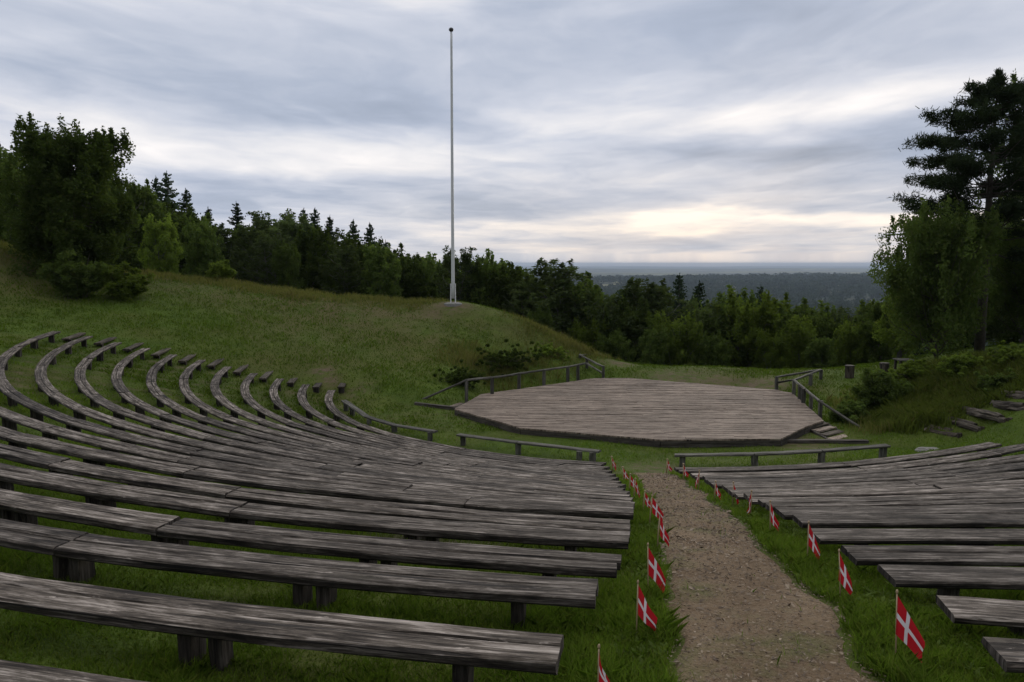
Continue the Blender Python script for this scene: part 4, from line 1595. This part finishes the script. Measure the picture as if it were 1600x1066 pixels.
def pine():
    global rng
    rng = np.random.default_rng(51)
    D = 32.
    x = D * (1535 - 800) / F
    zb = g1(x, D)
    zt = CAMZ + D * (HOR - 124) / F
    H_ = zt - zb
    root = empty('pine_tree', (x, D, zb))
    tag(root, 'tall dark pine with layered branches and a bare lower trunk on the right', 'tree')
    mb = MB()
    tube(mb, [(0, 0, -.3), (.02, 0, H_ * .3), (-.02, 0, H_ * .6), (.05, 0, H_ * .97)], [.21, .17, .11, .025], 10)
    Q, T = [], []
    nt_ = 23
    for i in range(nt_):
        f_ = .36 + .61 * i / (nt_ - 1)
        z = H_ * (f_ + rng.normal() * .012)
        # measured outline: widest at about two thirds of the height
        Lm = np.interp(f_, [.3, .45, .60, .71, .80, .87, .93, .97], [2.4, 3.0, 3.3, 3.2, 2.5, 1.75, .95, .2])
        nb = 5 if f_ < .9 else 4
        for j in range(nb):
            an = j * 6.283 / nb + i * 1.1 + rng.normal() * .25
            L_ = Lm * rng.uniform(.55, 1.05)
            if f_ < .55 and rng.random() < .3: continue
            tip = np.array([math.cos(an) * L_, math.sin(an) * L_, z + L_ * rng.uniform(.0, .42)])
            pts = limb(mb, (0, 0, z), tip, .045 * (1.1 - f_) + .012, .010, .04, 5)
            for c_i in range(int(3 + L_ * 4.0)):
                u = 1.03 - .55 * rng.random() ** 1.4
                pj = pts[min(5, int(u * 5))] if u < 1 else pts[-1]
                q = pts[0] + (pts[-1] - pts[0]) * u + rng.normal(size=3) * np.array([.16, .16, .07]) * min(1.1, .25 + .4 * L_)
                nn_ = 54
                d = rng.normal(size=(nn_, 3))
                d[:, 2] = d[:, 2] * .9 + .35
                d /= np.linalg.norm(d, axis=1)[:, None]
                ln_ = .13 + .12 * rng.random(nn_)
                st = q + rng.normal(size=(nn_, 3)) * np.array([.12, .12, .09])
                en = st + d * ln_[:, None]
                sd_ = np.cross(d, rng.normal(size=(nn_, 3)))
                sd_ /= np.linalg.norm(sd_, axis=1)[:, None]
                sd_ *= .020
                Q.append(np.stack([st - sd_, en - sd_ * .4, en + sd_ * .4, st + sd_], 1))
                T.append(np.stack([np.full(nn_, rng.random()) * .6 + rng.random(nn_) * .4, rng.random(nn_) ** 5 * .5, rng.random(nn_)], 1))
    for c_i in range(16):      # pointed leader
        q = np.array([.05, 0, H_ * (.955 + .05 * c_i / 16)]) + rng.normal(size=3) * np.array([.16, .16, .03]) * (1.1 - c_i / 16)
        nn_ = 30
        d = rng.normal(size=(nn_, 3)) * .7 + [0, 0, .9]
        d /= np.linalg.norm(d, axis=1)[:, None]
        st = q + rng.normal(size=(nn_, 3)) * .05
        en = st + d * (.10 + .10 * rng.random(nn_))[:, None]
        sd_ = np.cross(d, rng.normal(size=(nn_, 3)))
        sd_ *= .020 / np.linalg.norm(sd_, axis=1)[:, None]
        Q.append(np.stack([st - sd_, en - sd_ * .4, en + sd_ * .4, st + sd_], 1))
        T.append(np.stack([rng.random(nn_), rng.random(nn_) ** 5 * .5, rng.random(nn_)], 1))
    mb.build('trunk', M['bark'], root, True)
    quads_object('crown', np.concatenate(Q), np.concatenate(T), M['pine'], root)


pine()


# ------------------------------------------------------------------ bushes
def bush(px, py, wpx, hpx, D, leafm, label, seed, per=60, size=.09, name='bush'):
    global rng
    rng = np.random.default_rng(seed)
    b_ = at(px, py, D)
    b_[2] = g1(b_[0], b_[1])
    Wd, H_ = wpx / F * D, hpx / F * D
    root = empty(name, tuple(b_))
    tag(root, label, 'bush', 'bushes around the stage')
    mb = MB()
    cl, rd = [], []
    for i in range(26):
        an = rng.random() * 6.283
        r_ = Wd * .5 * math.sqrt(rng.random()) * .95
        top = np.array([math.cos(an) * r_, math.sin(an) * r_ * .8, H_ * (1 - (r_ / (Wd * .5)) ** 2 * .6) * rng.uniform(.65, 1.05)])
        tube(mb, [(top[0] * .2, top[1] * .2, -.1), tuple(top * .6), tuple(top)], [.016, .011, .004], 5)
        for j in range(7):
            cl.append(top * rng.uniform(.3, 1.0) + rng.normal(size=3) * .08 * Wd)
            q = min(Wd, H_ * 1.5) * rng.uniform(.06, .13)
            rd.append((q, q, q * .8))
    V, tint = leaf_cloud(np.array(cl), np.array(rd), per, size)
    gzv = gz(V[:, 0, 0] + b_[0], V[:, 0, 1] + b_[1]) - b_[2]
    kp = V[:, 0, 2] > gzv
    mb.build('stems', M['bark'], root)
    quads_object('foliage', V[kp], tint[kp], leafm, root)


bush(195, 455, 70, 60, 31.5, M['leaf_light'], 'light green bush at the right foot of the large left tree', 61)
bush(125, 462, 90, 75, 31, M['leaf'], 'dark leafy bush under the large left tree', 62)
bush(345, 440, 45, 32, 39, M['leaf_light'], 'small bright bush behind the dry crest left of the flagpole', 63)
bush(785, 577, 130, 22, 31.3, M['leaf'], 'low dark bush on the mound slope beside the left stage rail', 64, 90, .055)
bush(720, 607, 85, 20, 28.2, M['leaf'], 'low leafy clump behind the left stage stairs', 65, 90, .055)
bush(860, 564, 70, 17, 33.2, M['leaf_light'], 'light green clump at the mound foot near the back stage stairs', 66, 80, .055)
bush(1372, 648, 85, 66, 24.5, M['leaf'], 'round dark bush on the right bank beside the sloping handrail', 67, 110, .055)
bush(1330, 672, 70, 34, 23.2, M['leaf'], 'low dark scrub below the sloping handrail', 68, 90, .055)
bush(1505, 606, 90, 30, 24.2, M['leaf_light'], 'broad green bush on the right bank above the log steps', 69, 110, .05)
bush(1585, 590, 90, 30, 23.2, M['leaf_light'], 'tall bank bush at the right edge of the photo', 70, 110, .05)
bush(1430, 618, 80, 26, 25.7, M['leaf_light'], 'weedy light bush midway up the right bank', 71, 90, .05)
bush(1560, 628, 70, 28, 21.4, M['leaf'], 'low dark clump just above the topmost log step', 72, 80, .05)

# ------------------------------------------------------------------ grass
rng = np.random.default_rng(91)
rowpts = np.concatenate([left_rows[k] for k in left_rows] + [right_rows[k] for k in right_rows])


def bare(x, y):
    i = np.clip(np.searchsorted(gx, x), 0, len(gx) - 1)
    j = np.clip(np.searchsorted(gy, y), 0, len(gy) - 1)
    return zone[j, i, 0]


def scatter_grass(n, D0, D1, pw, hgt, wid, name, label, material, accept=None, lean=.45, ax=.75):
    D = D0 + (D1 - D0) * rng.random(n) ** pw
    x = (rng.random(n) * 2 - 1) * ax * D
    ok = ~in_path(x, D, .02) | (rng.random(n) < .002)
    # keep off the stage
    loc = np.stack([x, D], 1) - so[:2]
    ins = np.ones(n, bool)
    for i in range(len(poly)):
        a_, b_ = poly[i], poly[(i + 1) % len(poly)]
        e_ = b_ - a_
        ins &= (e_[0] * (loc[:, 1] - a_[1]) - e_[1] * (loc[:, 0] - a_[0])) > -.05
    ok &= ~ins
    ok &= rng.random(n) > 1.6 * bare(x, D)
    patch = vnoise(x, D, .55, 31) * .5 + vnoise(x, D, .2, 32) * .35 + vnoise(x, D, 2.3, 33) * .4
    ok &= rng.random(n) < np.clip(.82 + patch * .6, .15, 1)
    if accept is not None: ok &= accept(x, D)
    x, D, patch = x[ok], D[ok], patch[ok]
    n = len(x)
    near = np.zeros(n)
    z = gz(x, D)
    h_ = hgt * (.45 + .9 * rng.random(n)) * np.clip(1 + patch * .7, .4, 1.8)
    # taller fringe along the path
    l, r = path_edges(D)
    fr = np.minimum(np.abs(x - l), np.abs(x - r))
    h_ *= 1 + .5 * np.exp(-(fr / .35) ** 2) * (D < YS[-1])
    w_ = wid * (.6 + .8 * rng.random(n))
    an = rng.random(n) * 6.283
    ln_ = rng.random(n) * lean * 2
    la = rng.random(n) * 6.283
    base = np.stack([x, D, z - .01], 1)
    side = np.stack([np.cos(an), np.sin(an), np.zeros(n)], 1) * w_[:, None] * .5
    dirn = np.stack([np.cos(la) * ln_, np.sin(la) * ln_, np.ones(n)], 1)
    midp = base + dirn * (h_ * .55)[:, None] * np.array([.5, .5, 1])
    tip = base + dirn * h_[:, None] * np.array([1.2, 1.2, .92])
    V = np.stack([base - side, base + side, midp + side * .75, tip, midp - side * .75], 1)
    tint = np.stack([np.clip(.45 + patch * .35 + rng.normal(size=n) * .22, 0, 1), np.clip(rng.random(n) ** 4 * 2.2 - patch * .25, 0, 1), rng.random(n)], 1)
    return tag(quads_object(name, V, tint, material, None, 5), label, kind='stuff')


scatter_grass(480000, 2.3, 9.5, 1.1, .068, .0055, 'lawn_grass', 'short green grass between the near benches', M['grass'])
scatter_grass(260000, 9.0, 24, 1.2, .060, .013, 'lawn_grass', 'short mown grass between the rows and before the stage', M['grass'])
scatter_grass(170000, 22, 41, 1.0, .085, .030, 'hill_grass', 'rough grass over the mound and the left slope', M['grass'], lambda x, y: np.hypot(x - 20, y - 30) > 4, ax=.72)


# broad leaved weeds along the path edges
nw = 1500
wy = 2.6 + 9 * rng.random(nw) ** 1.4
wl, wr = path_edges(wy)
wx = np.where(rng.random(nw) < .4, wl - .03 - np.abs(rng.normal(size=nw)) * .22, wr + .03 + np.abs(rng.normal(size=nw)) * .35)
lv = 7
cxw, cyw = np.repeat(wx, lv), np.repeat(wy, lv)
an = rng.random(nw * lv) * 6.283
ll = .018 + .034 * rng.random(nw * lv) ** 2
up = .25 + .9 * rng.random(nw * lv)
c0 = np.stack([cxw, cyw, gz(cxw, cyw) + .01], 1)
dv = np.stack([np.cos(an), np.sin(an), up], 1)
sv = np.stack([-np.sin(an), np.cos(an), np.zeros(nw * lv)], 1) * (ll * .28)[:, None]
m1 = c0 + dv * (ll * .6)[:, None]
t1 = c0 + dv * ll[:, None] * np.array([1.15, 1.15, .85])
V = np.stack([c0, m1 + sv, t1, m1 - sv], 1)
tag(quads_object('path_weeds', V, np.stack([.4 + .6 * rng.random(nw * lv), rng.random(nw * lv) * .3, rng.random(nw * lv)], 1), M['leaf']), 'broad leaved weeds in the grass along the path', kind='stuff')


def crest(x, y):
    q = np.stack([x, y], 1)
    d = np.full(len(x), 9.)
    for px, py, D in ((230, 432, 36.5), (300, 440, 37.2), (380, 450, 37.7), (470, 462, 38.1), (560, 470, 38.6), (640, 475, 38.6), (20, 405, 33.5), (60, 420, 34.5), (-40, 400, 33), (120, 440, 35.5), (850, 517, 36.4), (900, 547, 35.6), (1500, 568, 25.2), (1560, 566, 24.2), (1610, 566, 23.), (1460, 580, 26), (1480, 610, 23.2), (1420, 605, 26), (1500, 590, 24), (1550, 592, 22.6), (1595, 585, 22), (1400, 625, 25), (1450, 632, 22.6), (1520, 608, 22.6), (1460, 600, 24.6), (1600, 600, 21), (1440, 655, 21.8), (760, 570, 31.2), (830, 565, 32.6)):
        p = at(px, py, D)
        d = np.minimum(d, np.hypot(x - p[0], y - p[1]))
    return d < .6 + 1.8 * rng.random(len(x))


BANK = np.array([at(px, py, D)[:2] for px, py, D in ((1500, 590, 24), (1550, 592, 22.6), (1595, 585, 22), (1400, 625, 25), (1450, 632, 22.6), (1520, 608, 22.6), (1460, 600, 24.6), (1600, 600, 21), (1440, 655, 21.8), (1480, 575, 25.4), (1540, 570, 24.4), (1600, 570, 23), (1420, 600, 26), (1395, 645, 23.4), (1480, 640, 22), (1700, 580, 21))])


def bank(x, y):
    d = np.min(np.hypot(x[:, None] - BANK[None, :, 0], y[:, None] - BANK[None, :, 1]), 1)
    return (x > 9) & (d < .5 + 1.2 * rng.random(len(x)))


scatter_grass(260000, 20, 28, 1.0, .30, .035, 'bank_weeds', 'tall leafy weeds and seeding grass over the right bank', M['weed'], bank, .45, .80)
scatter_grass(420000, 21, 40, 1.0, .25, .018, 'tall_grass', 'tall seeding grass along the crests and banks', M['straw'], crest, .3, .78)

# ------------------------------------------------------------------ far woods (one mass of countless trees)
rng = np.random.default_rng(97)
NF = 11000
az_ = -.22 + .80 * rng.random(NF)
D_ = 85 * (3900 / 85) ** (rng.random(NF) ** .8)
x = np.tan(az_) * D_
fm = vnoise(x, D_, 420, 41) * .8 + vnoise(x, D_, 120, 42) * .4
ok = (fm > -.42) | (D_ < 1300) | ((D_ > 2500) & (D_ < 3500) & (fm > -.5))
x, D_ = x[ok], D_[ok]
n = len(x)
hh = (9 + 7 * rng.random(n)) * np.clip(D_ / 1500, 1, 1.6)
zz = gz(x, D_)
per = 90
wd = hh * (.20 + .2 * rng.random(n)) * np.clip(D_ / 700, 1, 4.0)
u = rng.random((n, per))
conif = (rng.random(n) < .35)[:, None]
prof_ = np.where(conif, (1 - u) * .75 + .05, np.sin(np.pi * np.clip(u * .85 + .13, 0, 1)) ** .5)
rad_ = wd[:, None] * prof_ * np.sqrt(rng.random((n, per))) * 1.05
an = rng.random((n, per)) * 6.283
cx3 = x[:, None] + np.cos(an) * rad_
cy3 = D_[:, None] + np.sin(an) * rad_
cz3 = zz[:, None] + hh[:, None] * (.04 + .94 * u)
c3 = np.stack([cx3, cy3, cz3], -1).reshape(-1, 3)
X_, Y_ = rot_basis(len(c3))
sz = (np.repeat(hh * .085 * np.clip(D_ / 1200, 1, 1.8), per) * (.6 + .8 * rng.random(len(c3))))[:, None]
V = np.stack([c3 - X_ * sz, c3 + Y_ * sz * .7, c3 + X_ * sz, c3 - Y_ * sz * .7], 1)
tn_ = np.repeat(rng.random(n), per) * .8 + rng.random(n * per) * .2
tint = np.stack([tn_, np.repeat(rng.random(n) ** 3, per) * .5, tn_], 1)
tag(quads_object('distant_woods', V, tint, M['needle']), 'dark distant woods filling the valley to the horizon', kind='stuff')

# ------------------------------------------------------------------ haze
HZ = True
if HZ:
    hb = 24000
    zlo, zhi = float(GH.min()) - 1, 22.0
    mb = MB()
    xs_, ys_ = (-25500, 25500), (-2900, 25500)
    vv = [(a_, b_, c_) for c_ in (zlo, zhi) for b_ in ys_ for a_ in xs_]
    mb.add(vv, [(0, 2, 3, 1), (4, 5, 7, 6), (0, 1, 5, 4), (2, 6, 7, 3), (0, 4, 6, 2), (1, 3, 7, 5)])
    hm = bpy.data.materials.new('haze_air')
    hm.use_nodes = True
    ht = NT(hm.node_tree)
    hm.node_tree.nodes.clear()
    pv = ht.n('ShaderNodeVolumePrincipled')
    pv.inputs['Color'].default_value = (.70, .83, 1.0, 1)
    pv.inputs['Density'].default_value = 8e-5
    ho = ht.n('ShaderNodeOutputMaterial')
    hm.node_tree.links.new(pv.outputs[0], ho.inputs['Volume'])
    tag(mb.build('haze', hm), 'thin bluish evening haze over the valley', kind='stuff')
